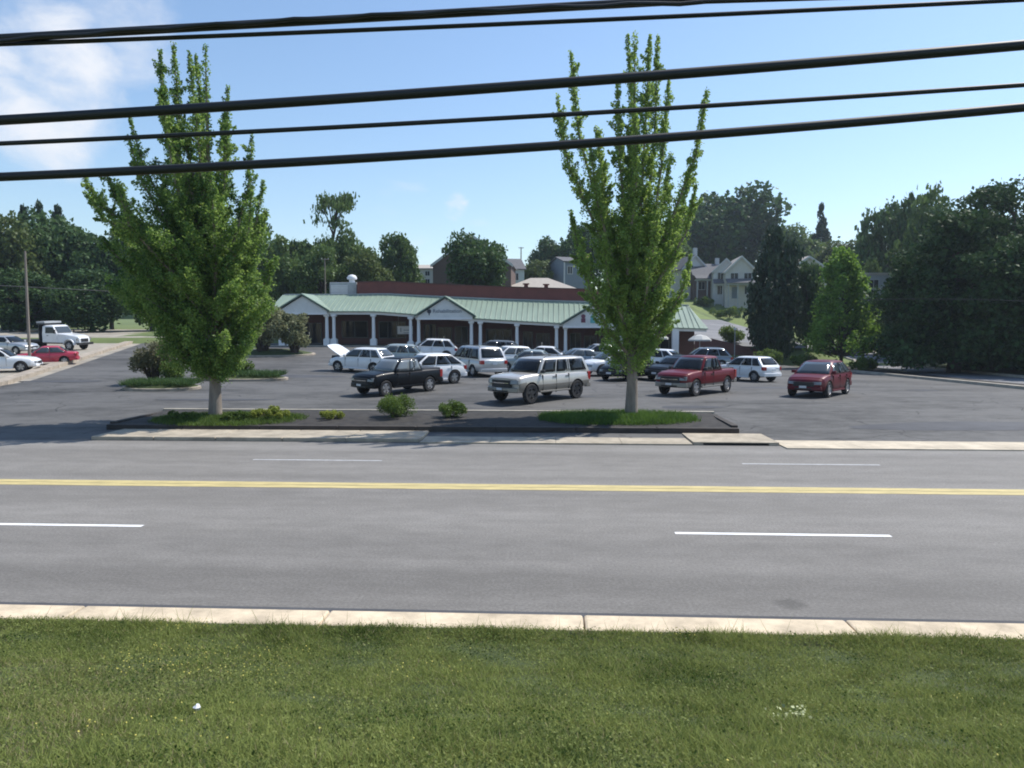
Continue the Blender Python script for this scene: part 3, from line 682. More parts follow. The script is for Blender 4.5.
def vehicle(kind, label, px, y, heading, pm, cat='car', name='parked_car', group='vehicles parked in the shop lot', lower=None, rim='rim', glassm='carglass', clad=False, hood_up=False, scale=1.0, lower_z=None, bumper=None, plate=True):
    k = KINDS[kind]; st = k['st']; root = thing(name, label, cat, group=group)
    body_mats = [pm, M['blackplastic']] + ([lower] if lower else [])
    W = max(q[3] for q in st); xn, xt = st[-1][0], st[0][0]
    b = MB(); b.loft([ring(*q, W, xn, xt) for q in stations(st)])
    xf, xr, rw = k['wheels']
    body = b.build('body', body_mats)
    c = MB()
    for xw in (xf, xr):
        for s in (-1, 1):
            c.lathe([(rw * 1.17, -.22), (rw * 1.17, .22)], 24, 'y', (xw, s * (W - .06), rw * 1.02), m=1)
    cut = c.build('cutter', body_mats)
    md = body.modifiers.new('arch', 'BOOLEAN'); md.operation = 'DIFFERENCE'; md.object = cut; md.solver = 'EXACT'
    try: md.material_mode = 'TRANSFER'
    except Exception: pass
    dg = bpy.context.evaluated_depsgraph_get(); me = bpy.data.meshes.new_from_object(body.evaluated_get(dg)); me.name = 'body'
    body.modifiers.clear(); body.data = me; bpy.data.objects.remove(cut)
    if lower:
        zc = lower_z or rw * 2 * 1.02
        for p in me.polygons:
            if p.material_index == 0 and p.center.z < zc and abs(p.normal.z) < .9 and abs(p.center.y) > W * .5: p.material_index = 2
    me.polygons.foreach_set('use_smooth', [True] * len(me.polygons)); me.set_sharp_from_angle(angle=R(38))
    body.parent = root
    # cabin: curved screen, tumblehome sides, crowned roof
    zb_, zr, x0, x1, x2, x3, wb, wr = k['cab']
    def lev(t): return (x0 + (x1 - x0) * t - .05 * math.sin(math.pi * clamp(t)) * -1, x3 + (x2 - x3) * t, wb + (wr - wb) * max(t, 0) ** 1.35 * (1 if t >= 0 else 1), zb_ + (zr - zb_) * t)
    CF, CR = .17, .10
    def front(q, t): a_, d_, w_, z_ = lev(t); return Vector((a_ - CF * q * q, q * w_, z_))
    def rear(q, t): a_, d_, w_, z_ = lev(t); return Vector((d_ + CR * q * q, q * w_, z_))
    def side(sg): return lambda q, t: Vector((lev(t)[0] - CF + (lev(t)[1] + CR - lev(t)[0] + CF) * q, sg * lev(t)[2] * (1 + .012 * math.sin(math.pi * q)), lev(t)[3]))
    def per(t):
        qs = [-1 + 2 * i / 8 for i in range(9)]
        return [front(q, t) for q in qs] + [side(1)(q, t) for q in (.2, .4, .6, .8)] + [rear(-q, t) for q in qs] + [side(-1)(q, t) for q in (.8, .6, .4, .2)]
    b = MB(); rings = [per(t) for t in (-.08, 0, .3, .6, .88)]
    cx = (x1 + x2) / 2; top = per(.97)
    def inset(rg, ex, ey, z): return [Vector((cx + (p.x - cx) * ex, p.y * ey, z)) for p in rg]
    rings += [inset(per(.97), .985, .97, zr - .028), inset(per(1), .95, .90, zr), inset(per(1), .75, .6, zr + .028), inset(per(1), .3, .2, zr + .04)]
    b.loft(rings); cab = b.build('cabin', pm, root, 40)
    def panel(fn, s0, s1, t0, t1_, nm, ns=6, slant=0.0):
        mb = MB(); ctr = Vector((cx, 0, zb_))
        P_ = []
        for j in range(5):
            t = t0 + (t1_ - t0) * j / 4; row = []
            for i in range(ns + 1):
                q = s0 + (s1 - s0) * i / ns; e_ = 1e-3
                p = fn(q, t); n_ = (fn(q + e_, t) - p).cross(fn(q, t + e_) - p).normalized()
                if n_.dot(p - ctr) < 0: n_ = -n_
                row.append(p + n_ * .012)
            P_.append(row)
        for j in range(4):
            for i in range(ns): mb.face([P_[j][i], P_[j][i + 1], P_[j + 1][i + 1], P_[j + 1][i]])
        o = mb.build(nm, M[glassm], root); bm = bmesh.new(); bm.from_mesh(o.data); bmesh.ops.remove_doubles(bm, verts=bm.verts, dist=1e-4); bm.to_mesh(o.data); bm.free()
        o.data.polygons.foreach_set('use_smooth', [True] * len(o.data.polygons))
        md = o.modifiers.new('thick', 'SOLIDIFY'); md.thickness = .02; md.offset = 0
        return o
    panel(front, -.90, .90, .05, .90, 'windscreen', 8)
    panel(rear, -.84, .84, .20, .88, 'rear_window', 8)
    cuts = [.035] + list(k['pil']) + [.955]
    for sg in (1, -1):
        for i in range(len(cuts) - 1):
            panel(side(sg), cuts[i] + (.014 if i else 0.0), cuts[i + 1] - .014, .08, .86, 'side_window', 4)
    # lamps, grille, bumpers, mirrors, handles
    n2 = st[-2]; t2 = st[1]
    big = kind in ('bigsuv', 'pickup', 'oldsuv')
    w = n2[3]; zt = n2[2]; zl = n2[1]
    nose = lambda off: (lambda y: bow(xn, y, W, xn, xt) + off)
    tail = lambda off: (lambda y: bow(xt, y, W, xn, xt) - off)
    for s in (1, -1):
        b = MB(); curvebar(b, s * w * (.58 if big else .50), s * w * .97, nose(.012), .30, zt - (.22 if big else .17), zt - (.04 if big else .035), 6, tilt=.03)
        bevel_mod(b.build('headlight', M['headlight'], root), .02)
        b = MB(); curvebar(b, s * t2[3] * .74, s * t2[3] * 1.0, tail(.015), .2, t2[2] - (.44 if big else .27), t2[2] - .05, 4, sgn=-1)
        bevel_mod(b.build('tail_light', M['taillight'], root), .02)
        b = MB(); xm = x0 - .32; hexbox(b, xm - .06, xm + .06, s * (wb + .08) - .1, s * (wb + .08) + .1, zb_ + .03, zb_ + .17, 0, -.02)
        bevel_mod(b.build('mirror', M['blackplastic'] if clad or big else pm, root), .03)
        for q in k['pil'][:2]:
            hx = x0 - CF + (x3 + CR - x0 + CF) * q + .14
            b = MB(); hexbox(b, hx - .1, hx + .1, s * W * .985 - .02, s * W * .985 + .02, zb_ - .18, zb_ - .145); b.build('handle', M['blackplastic'] if clad or big else pm, root)
        for q in [x0 - .35] + [x0 - CF + (x3 + CR - x0 + CF) * p for p in k['pil'][:2]]:
            b = MB(); hexbox(b, q - .006, q + .006, s * W * .93 - .004, s * W * 1.0 + .002, .40, zb_ - .05)
            b.build('door_seam', M['blackplastic'], root)
        b = MB(); hexbox(b, xr + rw * 1.25, xf - rw * 1.25, s * (W - .05) - .06, s * (W - .05) + .06, st[3][1] - .01, st[3][1] + (.16 if clad else .07)); bevel_mod(b.build('sill', M['blackplastic'] if clad else (lower or pm), root), .02)
        if k.get('rails'):
            b = MB(); b.tube([(x1 - .25, s * wr * .84, zr - .01), (x1 - .4, s * wr * .84, zr + .07), (x2 + .35, s * wr * .84, zr + .07), (x2 + .2, s * wr * .84, zr - .01)], .016, 6); b.build('roof_rail', M['blackplastic'], root)
    b = MB(); curvebar(b, -w * .60, w * .60, nose(.022), .2, zt - (.36 if big else .25), zt - .05, 8); bevel_mod(b.build('grille', M['blackplastic'], root), .015)
    if big or kind == 'suv':
        b = MB(); curvebar(b, -w * .52, w * .52, nose(.036), .012, zt - .19, zt - .155, 8); b.build('grille_bar', M['chrome'] if big else pm, root)
    bmat = bumper or (M['blackplastic'] if clad else pm)
    b = MB(); curvebar(b, -w * 1.0, w * 1.0, nose(.05), .42, zl - .02, zl + (.20 if big else .15), 12, tilt=.02); bevel_mod(b.build('front_bumper', bmat, root), .04)
    b = MB(); curvebar(b, -w * .5, w * .5, nose(.056), .02, zl + .01, zl + .075, 6); b.build('air_intake', M['blackplastic'], root)
    b = MB(); curvebar(b, -t2[3] * .99, t2[3] * .99, tail(.06), .34, t2[1] - .02, t2[1] + .2, 10, sgn=-1); bevel_mod(b.build('rear_bumper', bmat, root), .04)
    if plate:
        b = MB(); hexbox(b, xn + .058, xn + .066, -.16, .16, zl + .08, zl + .18); b.build('number_plate', M['plate'], root)
        b = MB(); hexbox(b, xt - .02, xt - .004, -.16, .16, t2[2] - .30, t2[2] - .18); b.build('number_plate', M['plate'], root)
    if k.get('bed'):
        b = MB(); hexbox(b, xt + .12, x3 - .1, -W * .80, W * .80, t2[2] - .03, t2[2] + .05); bevel_mod(b.build('bed_cover', M['blackplastic'], root), .02)
    if hood_up:
        b = MB(); a = R(30); rr = []
        for q, w_ in ((0, .80), (.5, .82), (1.0, .76), (1.2, .64)):
            px_, pz = x0 + .05 + q * math.cos(a), st[5][2] + .05 + q * math.sin(a)
            rr.append([(px_, -w_, pz), (px_, -w_ * .5, pz + .03), (px_, 0, pz + .04), (px_, w_ * .5, pz + .03), (px_, w_, pz), (px_, w_, pz - .04), (px_, 0, pz - .005), (px_, -w_, pz - .04)])
        b.loft(rr); b.build('raised_bonnet', pm, root, 40)
        b = MB(); hexbox(b, x0 + .08, xn - .28, -.62, .62, st[6][2] - .2, st[6][2] + .075, 0, 0); b.build('engine_bay', M['blackplastic'], root)
    rm = M[rim]
    for xw in (xf, xr):
        for s in (1, -1): wheel(root, xw, s * (W - .115), rw, rm, s)
    root.scale = (scale,) * 3
    place(root, px, y, heading)
    if scale != 1.0: root.matrix_world = root.matrix_world @ Matrix.Scale(scale, 4)
    return root

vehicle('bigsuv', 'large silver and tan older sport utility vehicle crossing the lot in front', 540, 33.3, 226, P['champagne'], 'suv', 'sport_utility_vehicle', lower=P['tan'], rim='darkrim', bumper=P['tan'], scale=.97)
vehicle('pickup', 'black pickup truck with covered bed left of the silver sport utility vehicle', 397, 36.2, 231, P['black'], 'pickup', 'pickup_truck', rim='rim', glassm='skyglass', scale=.93)
vehicle('pickup', 'dark red crew cab pickup with tan sills just right of the right street tree', 697, 36.4, 227, P['red'], 'pickup', 'pickup_truck', lower=P['tan'], bumper=P['tan'], glassm='carglass', scale=.99, lower_z=.62)
vehicle('crossover', 'dark red crossover at the far right of the lot facing the street', 821, 35.6, 230, P['maroon'], 'car', 'crossover', glassm='paleglass')
vehicle('hatch', 'small white hatchback parked between the dark red pickup and crossover', 747, 46, 124, P['white'], scale=.97)
vehicle('hatch', 'white hatchback with its bonnet raised at the left end of the parked rows', 362, 47.6, 160, P['white'], hood_up=True, glassm='paleglass')
vehicle('crossover', 'white crossover tucked directly behind the black pickup', 425, 40.6, 218, P['white'], 'car', 'crossover')
vehicle('minivan', 'silver minivan seen from the rear behind the large silver and tan vehicle', 474, 47.2, 122, P['silver'], 'minivan', 'minivan')
vehicle('hatch', 'pale silver estate car behind the cabin of the black pickup', 393, 52.5, 186, P['palegreen'], glassm='paleglass')
vehicle('suv', 'white sport utility vehicle side on before the middle shop entrance', 430, 61.0, 186, P['white'], 'suv', 'sport_utility_vehicle', glassm='carglass', scale=.95)
vehicle('suv', 'dark grey sport utility vehicle between the silver minivan and the porch', 493, 60.5, 178, P['grey'], 'suv', 'sport_utility_vehicle')
vehicle('hatch', 'white hatchback just right of the silver minivan roof', 507, 54.2, 206, P['white'], glassm='paleglass')
vehicle('sedan', 'white saloon car behind the roof of the large silver and tan vehicle', 541, 57.5, 168, P['white'], glassm='carglass')
vehicle('sedan', 'pale green grey saloon car hidden below the white saloon', 528, 50.2, 172, P['palegreen'], glassm='paleglass')
vehicle('suv', 'silver sport utility vehicle highest in the row before the right pediment', 597, 61.5, 190, P['silver'], 'suv', 'sport_utility_vehicle')
vehicle('sedan', 'blue grey saloon car in front of the silver one below the right pediment', 576, 55, 196, P['bluegrey'], glassm='paleglass')
vehicle('crossover', 'white crossover between the large silver vehicle and the right street tree', 612, 48.6, 208, P['white'], 'car', 'crossover', glassm='paleglass')
vehicle('sedan', 'black saloon car directly behind the trunk of the right street tree', 629, 45.2, 232, P['black'])
vehicle('crossover', 'white crossover half hidden by the right street tree beside the dark red vehicle', 655, 54.5, 142, P['white'], 'car', 'crossover')
vehicle('sedan', 'dark saloon car squeezed behind the front of the dark red vehicle', 676, 45.6, 226, P['black'])
vehicle('suv', 'grey sport utility vehicle behind the dark red one near the end of the shops', 703, 60.5, 176, P['bluegrey'], 'suv', 'sport_utility_vehicle')
# the neighbouring yard at the left edge
G2 = 'vehicles in the yard at the left edge'
vehicle('sedan', 'white car cut off by the left edge below the grey one', -3, 46.5, 20, P['white'], group=G2)
vehicle('sedan', 'silver grey car at the left edge above the white car', 9, 62.5, 350, P['silver'], group=G2)
vehicle('sedan', 'low bright red car behind the kerb wall beside the utility pole', 45, 52.0, 205, P['bright_red'], group=G2, glassm='paleglass', scale=.85)

# flatbed work truck with a white cab
tr = thing('flatbed_truck', 'white bonneted work truck with a dark flatbed in the left yard', 'truck', group=G2)
b = MB(); hexbox(b, -4.6, 3.1, -.42, .42, .62, .82); b.build('chassis', M['blackplastic'], tr)
b = MB()
b.loft([[(x, -w, .78), (x, w, .78), (x, w * 1.0, zt - .08), (x, w * .9, zt), (x, -w * .9, zt), (x, -w, zt - .08)] for x, w, zt in ((.9, 1.02, 1.72), (1.6, .92, 1.66), (2.6, .82, 1.5), (3.05, .76, 1.36), (3.15, .7, 1.2))])
bonnet = b.build('bonnet', P['white'], tr, 40)
b = MB(); b.loft([[(-.75, -1.1, .78), (.95, -1.1, .78), (.95, 1.1, .78), (-.75, 1.1, .78)], [(-.75, -1.1, 1.7), (.95, -1.1, 1.7), (.95, 1.1, 1.7), (-.75, 1.1, 1.7)], [(-.72, -1.02, 2.42), (.5, -1.02, 2.42), (.5, 1.02, 2.42), (-.72, 1.02, 2.42)], [(-.6, -.9, 2.52), (.3, -.9, 2.52), (.3, .9, 2.52), (-.6, .9, 2.52)]])
cabn = b.build('cab', P['white'], tr, 30); bevel_mod(cabn, .05)
b = MB(); b.loft([[(.975, -.95, 1.76), (.975, .95, 1.76), (.57, .9, 2.36), (.57, -.9, 2.36)], [(.99, -.95, 1.77), (.99, .95, 1.77), (.585, .9, 2.37), (.585, -.9, 2.37)]]); b.build('windscreen', M['paleglass'], tr)
for s in (1, -1):
    b = MB(); b.loft([[(-.35, s * 1.085, 1.72), (.8, s * 1.085, 1.72), (.48, s * 1.03, 2.33), (-.35, s * 1.03, 2.33)], [(-.35, s * 1.115, 1.72), (.8, s * 1.115, 1.72), (.48, s * 1.06, 2.33), (-.35, s * 1.06, 2.33)]]); b.build('side_window', M['carglass'], tr)
    b = MB(); hexbox(b, -.3, .85, s * 1.105 - .01, s * 1.105 + .01, .98, 1.62); d_ = b.build('door', P['white'], tr)
    b = MB(); hexbox(b, -.2, 0, s * 1.13 - .01, s * 1.13 + .015, 1.45, 1.5); b.build('handle', M['blackplastic'], d_)
    b = MB(); rr = []
    for k in range(13):
        a = math.pi * k / 12; rr.append([(2.2 + math.cos(a) * q, s * yy, .55 + math.sin(a) * q) for q, yy in ((.56, .75), (.62, .75), (.62, 1.12), (.56, 1.12))])
    b.loft(rr); b.build('wing', P['white'], tr, 40)
    b = MB(); b.lathe([(.14, 0), (.14, .06)], 12, 'x', (3.02, s * .86, 1.1)); b.build('headlight', M['headlight'], tr)
    b = MB(); hexbox(b, .85, .93, s * 1.3 - .08, s * 1.3 + .08, 1.7, 2.1); b.build('mirror', M['blackplastic'], tr)
b = MB(); hexbox(b, 3.1, 3.3, -1.05, 1.05, .55, .78); b.build('front_bumper', M['blackplastic'], tr)
b = MB(); hexbox(b, 3.155, 3.18, -.5, .5, .85, 1.18); b.build('grille', M['blackplastic'], tr)
b = MB(); hexbox(b, -4.9, -.95, -1.2, 1.2, .84, 1.02); b.build('flatbed', M['blackplastic'], tr)
b = MB(); hexbox(b, -1.05, -.95, -1.2, 1.2, 1.03, 2.55); hexbox(b, -1.3, -.4, -1.1, 1.1, 2.56, 2.72); b.build('headboard', M['blackplastic'], tr)
b = MB(); hexbox(b, -1.3, -.35, -1.12, 1.12, 2.725, 2.9); b.build('cab_guard', M['grey'], tr)
for x in (2.2, -2.6, -3.6):
    for s in (1, -1): wheel(tr, x, s * .98, .48, M['rim'], s)
place(tr, 57, 67.5, 350); tr.matrix_world = tr.matrix_world @ Matrix.Scale(.87, 4)
# ------------------------------------------------------------------ vegetation
def quads(name, Pc, size, m, rng, aspect=.62, up=.0, droop=None):
    n = len(Pc); d = rng.normal(size=(n, 3)); d[:, 2] += up; d /= np.linalg.norm(d, axis=1)[:, None]
    t = np.cross(d, rng.normal(size=(n, 3))); t /= np.linalg.norm(t, axis=1)[:, None] + 1e-9
    if droop is not None:
        t = t * .5 + np.array(droop); t /= np.linalg.norm(t, axis=1)[:, None]; d = np.cross(t, rng.normal(size=(n, 3))); d /= np.linalg.norm(d, axis=1)[:, None] + 1e-9
    b = np.cross(d, t); s = np.asarray(size).reshape(-1, 1) * .5
    V = np.stack([Pc - t * s, Pc + b * s * aspect - t * s * .1 + d * s * .12, Pc + t * s, Pc - b * s * aspect - t * s * .1 + d * s * .12], 1).reshape(-1, 3).astype(np.float32)
    return rawmesh(name, V, 4, m)
def rawmesh(name, V, k, m):
    me = bpy.data.meshes.new(name); n = len(V) // k
    me.vertices.add(n * k); me.vertices.foreach_set('co', V.astype(np.float32).ravel())
    me.loops.add(n * k); me.loops.foreach_set('vertex_index', np.arange(n * k, dtype=np.int32))
    me.polygons.add(n); me.polygons.foreach_set('loop_start', np.arange(0, n * k, k, dtype=np.int32))
    try: me.polygons.foreach_set('loop_total', np.full(n, k, dtype=np.int32))
    except Exception: pass
    me.materials.append(m); me.update(calc_edges=True); me.validate()
    return me
def link(name, me, parent=None):
    o = bpy.data.objects.new(name, me); C.objects.link(o)
    if parent is not None: o.parent = parent
    return o
def patchy(m, scale, amount):
    nt = m.node_tree; N = nt.nodes; L = nt.links; rp = [n for n in N if n.type == 'VALTORGB'][0]; src = rp.inputs[0].links[0].from_socket
    g = N.new('ShaderNodeNewGeometry'); n = N.new('ShaderNodeTexNoise'); n.inputs['Scale'].default_value = scale; n.inputs['Detail'].default_value = 5; n.inputs['Roughness'].default_value = .7; L.new(g.outputs['Position'], n.inputs['Vector'])
    a = N.new('ShaderNodeMath'); a.operation = 'MULTIPLY_ADD'; L.new(n.outputs['Fac'], a.inputs[0]); a.inputs[1].default_value = amount; L.new(src, a.inputs[2])
    b = N.new('ShaderNodeMath'); b.operation = 'SUBTRACT'; L.new(a.outputs[0], b.inputs[0]); b.inputs[1].default_value = amount * .5; L.new(b.outputs[0], rp.inputs[0])
    return m
L_ = {
 'ginkgo': leafmat('street_tree_leaf', (.05, .13, .022), (.21, .32, .072), .5, .9, .45),
 'dark': leafmat('dark_broad_leaf', (.017, .042, .014), (.058, .112, .034), .25, .25),
 'shade': leafmat('shade_tree_leaf', (.014, .035, .013), (.052, .10, .034), .15, .22, .06),
 'mid': leafmat('mid_broad_leaf', (.032, .068, .018), (.095, .155, .042), .25, .22),
 'olive': leafmat('olive_broad_leaf', (.035, .06, .018), (.10, .14, .04), .28, .25),
 'conifer': leafmat('conifer_needle', (.010, .026, .014), (.03, .06, .028), .1, .3),
 'lime': leafmat('lime_leaf', (.06, .14, .02), (.17, .30, .05), .42, .5),
 'silver': leafmat('silvery_shrub_leaf', (.10, .12, .055), (.26, .27, .15), .25, 1.0),
 'tan': leafmat('tan_shrub_leaf', (.075, .085, .04), (.20, .19, .105), .25, 1.0),
 'box': leafmat('clipped_shrub_leaf', (.03, .06, .012), (.10, .16, .03), .3, 2.0),
 'yellow': leafmat('yellow_green_leaf', (.10, .14, .02), (.24, .28, .05), .35, 2.0),
 'grass': patchy(patchy(leafmat('verge_blade', (.026, .062, .010), (.215, .255, .075), .3, .9, .04), 1.7, 1.3), .55, 1.3),
 'clover': patchy(leafmat('clover_leaf', (.03, .066, .011), (.22, .25, .085), .3, 1.4, .05), 1.1, 1.5),
 'dry': leafmat('dry_blade', (.17, .15, .075), (.30, .26, .14), .25, 1.0),
 'turf': leafmat('bed_turf_blade', (.03, .075, .012), (.09, .17, .03), .35, 1.5),
}
def trunk_mesh(limbs, m, name='trunk', n=9):
    b = MB()
    for pts, rad in limbs: b.tube(pts, rad, n)
    return b.mesh(name, m, 60)

# the two street trees: many upright limbs, each clothed in small leaves along its length
def street_tree(label, px, y, tips, topz_px, nleaf, seed, low, spreadlow, leaf=.15, fill=None):
    r = random.Random(seed); rng = np.random.default_rng(seed)
    x = at(px, y); z0 = max(height(x, y), bed_z(x, y)) - .02
    H = zed(topz_px, y) - z0
    root = thing('street_tree', label, 'tree', (x, y, z0), 0, 'trees in the planting bed by the street')
    limbs = []; P_ = []; 
    lean = [(0, 0, -.3), (.03, 0, 1.2), (-.03, .03, 3), (.02, 0, 6), (0, 0, H * .66), (0, 0, H * .97)]
    limbs.append((lean, [.27, .2, .17, .13, .08, .012]))
    def clothe(pts, dens, rad0, rad1, s0=.12):
        pts = [Vector(p) for p in pts]; seg_ = [(pts[i], pts[i + 1]) for i in range(len(pts) - 1)]
        Ls = [(b_ - a_).length for a_, b_ in seg_]; tot = sum(Ls); n = int(tot * dens); acc = 0
        for (a_, b_), l in zip(seg_, Ls):
            k = int(n * l / tot)
            s = np.sort(rng.uniform(0, 1, k)); fr = (acc + s * l) / tot; acc += l
            keep = fr > s0; s = s[keep]; fr = fr[keep]
            q = rng.normal(size=(len(s), 3)); q /= np.linalg.norm(q, axis=1)[:, None]
            rr = (rad0 + (rad1 - rad0) * fr) * rng.uniform(.15, 1, len(s)) ** .6
            lump = .85 + .25 * np.sin(fr * tot * 5.5 + seed + len(P_)) 
            c = np.array(a_)[None] + (np.array(b_) - np.array(a_))[None] * s[:, None] + q * (rr * lump)[:, None] * np.array([1, 1, 1.15])
            P_.append(c)
    clothe([(0, 0, low + .4), (0, 0, H * .6), (0, 0, H)], 210, .55, .15, 0)
    for (tx, ty, dy, frac) in tips:
        X = at(tx, y) - x; Z = zed(ty, y) - z0; st_ = max(low * .9, Z * frac)
        a_ = Vector((0, 0, st_)); e = Vector((X, dy, Z)); rr = e - a_
        # outward first, then bending upwards
        c1 = a_ + Vector((rr.x * .45, rr.y * .45, rr.z * .30)); c2 = a_ + Vector((rr.x * .85, rr.y * .85, rr.z * .66))
        jit = lambda v, s: v + Vector((r.gauss(0, s), r.gauss(0, s), r.gauss(0, s)))
        pts = [a_, jit(c1, .08), jit(c2, .08), e]
        limbs.append((pts, [.085, .06, .035, .008]))
        L = rr.length
        clothe(pts, 270, .52, .10, .06)
        for q in range(int(L * 4.2)):                 # side twigs
            f = r.uniform(.10, .93); i = min(2, int(f * 3)); base = pts[i].lerp(pts[i + 1], f * 3 - i)
            tg = (pts[i + 1] - pts[i]).normalized(); out = (Vector((r.gauss(0, .8), r.gauss(0, .8), r.uniform(-.15, .3))) + tg * .75).normalized(); l2 = r.uniform(.5, 1.15) * (1.15 - .85 * f)
            tp = base + out * l2; limbs.append(([base, base.lerp(tp, .5) + Vector((0, 0, .04)), tp], [.018, .012, .004]))
            clothe([base, tp], 210, .27, .06, .1)
    if fill:
        for (cx, cz, rx, rz, n) in fill:              # the dense lower crown
            X = at(cx, y) - x; Z = zed(cz, y) - z0
            for _ in range(n):
                d = Vector((r.gauss(0, 1), r.gauss(0, 1), r.gauss(0, 1))).normalized() * r.uniform(.45, 1) ** .5
                c = Vector((X + d.x * rx, d.y * rx * .9, Z + d.z * rz)); a_ = Vector((0, 0, max(low, c.z - .7 * math.hypot(c.x, c.y) - .3)))
                limbs.append(([a_, a_.lerp(c, .5) + Vector((0, 0, .1)), c], [.03, .02, .006]))
                m_ = a_.lerp(c, .55); clothe([m_, c, c + (c - m_) * .3], 330, .42, .2, 0)
    PP = np.concatenate(P_)
    if len(PP) > nleaf: PP = PP[rng.choice(len(PP), nleaf, False)]
    link('trunk', trunk_mesh(limbs, M['bark']), root)
    link('crown', quads('crown', PP, rng.uniform(.7, 1.25, len(PP)) * leaf, L_['ginkgo'], rng, .7, .35), root)
    return root
r_ = random.Random(3)
rt = [(570, 48, .4, .34), (555, 101, -.6, .42), (597, 120, .9, .36), (626, 31, .4, .3), (644, 41, -.5, .34), (655, 34, .2, .32), (674, 147, 1.0, .4), (701, 93, -.3, .36), (585, 150, -1.2, .36), (660, 90, -1, .36), (611, 87, -1.1, .34),
      (686, 190, -1.2, .4), (572, 205, 1.2, .36), (693, 161, 1.0, .38), (640, 110, 1.6, .3), (606, 140, 1.7, .3), (625, 120, -1.7, .32), (576, 250, -1.4, .35), (682, 258, -1.2, .32), (668, 235, 1.4, .35), (598, 240, -1.5, .36), (648, 220, -1.7, .36)]
street_tree('tall narrow green street tree with upright spires before the right pediment', 632, 28.0, rt, 34, 150000, 11, 1.45, .5, .092,
            [(628, 255, 1.7, 1.7, 38), (634, 300, 1.6, 1.2, 34), (632, 345, 1.1, .9, 30)])
lt = [(182, 43, 0, .42), (198, 49, .5, .4), (175, 55, -.5, .45), (161, 62, .6, .46), (206, 60, -.8, .42), (133, 115, .3, .5), (145, 140, -.8, .5), (230, 83, .4, .42), (238, 125, -.5, .45), (252, 131, .5, .45), (271, 183, -.5, .5), (262, 205, .9, .5), (165, 105, 1.1, .45),
      (84, 190, .4, .64), (101, 178, -.9, .64), (113, 180, .8, .58), (132, 182, -1.4, .56), (98, 222, 1.4, .7), (269, 199, -1.5, .55), (215, 105, 1.5, .42), (190, 115, -1.6, .42), (172, 150, 1.9, .45), (235, 180, -1.9, .45), (150, 190, -2, .5), (272, 255, .6, .6), (120, 240, -1, .62)]
street_tree('broad pyramidal green street tree in the planting bed at the left', 213, 27.9, lt, 44, 200000, 23, 1.35, .8, .094,
            [(197, 288, 2.45, 1.6, 80), (243, 300, 1.1, 1.1, 22), (140, 300, .8, .8, 10), (205, 238, 2.4, 1.6, 52), (178, 262, 2.0, 1.5, 34), (213, 335, 1.95, 1.0, 52), (196, 180, 1.5, 1.8, 22), (232, 285, 1.6, 1.5, 30), (186, 345, 1.0, .6, 18), (213, 352, 1.25, .6, 34), (213, 368, 1.0, .45, 20)])

# crowns for the trees farther off, built once at unit size and reused
def lobed(rng, n, lobes, zc, rx, rz, lr, shape='ball', zmin=.05):
    out = []
    C_ = []
    for i in range(lobes):
        while True:
            d = rng.normal(size=3); d /= np.linalg.norm(d); rr = rng.uniform(.35, 1) ** .5
            c = np.array([d[0] * rx * rr, d[1] * rx * rr, zc + d[2] * rz * rr])
            if shape == 'cone':
                f = (c[2] - zmin) / (1 - zmin); c[:2] *= max(.05, 1.15 * (1 - f))
            if c[2] > zmin: break
        C_.append((c, rng.uniform(*lr) * (1.0 if shape != 'cone' else .5 + .5 * (1 - c[2]))))
    w = np.array([q[1] ** 2 for q in C_]); w /= w.sum()
    for (c, r0), k in zip(C_, (w * n).astype(int)):
        d = rng.normal(size=(k, 3)); d /= np.linalg.norm(d, axis=1)[:, None]
        rr = r0 * (rng.uniform(.25, 1, k) ** .5) * (1 + .25 * np.sin(d[:, 0] * 7 + c[0] * 40) * np.sin(d[:, 1] * 6 + 2) + rng.normal(0, .08, k))
        out.append(c + d * rr[:, None] * np.array([1, 1, .82]))
    return np.concatenate(out), C_
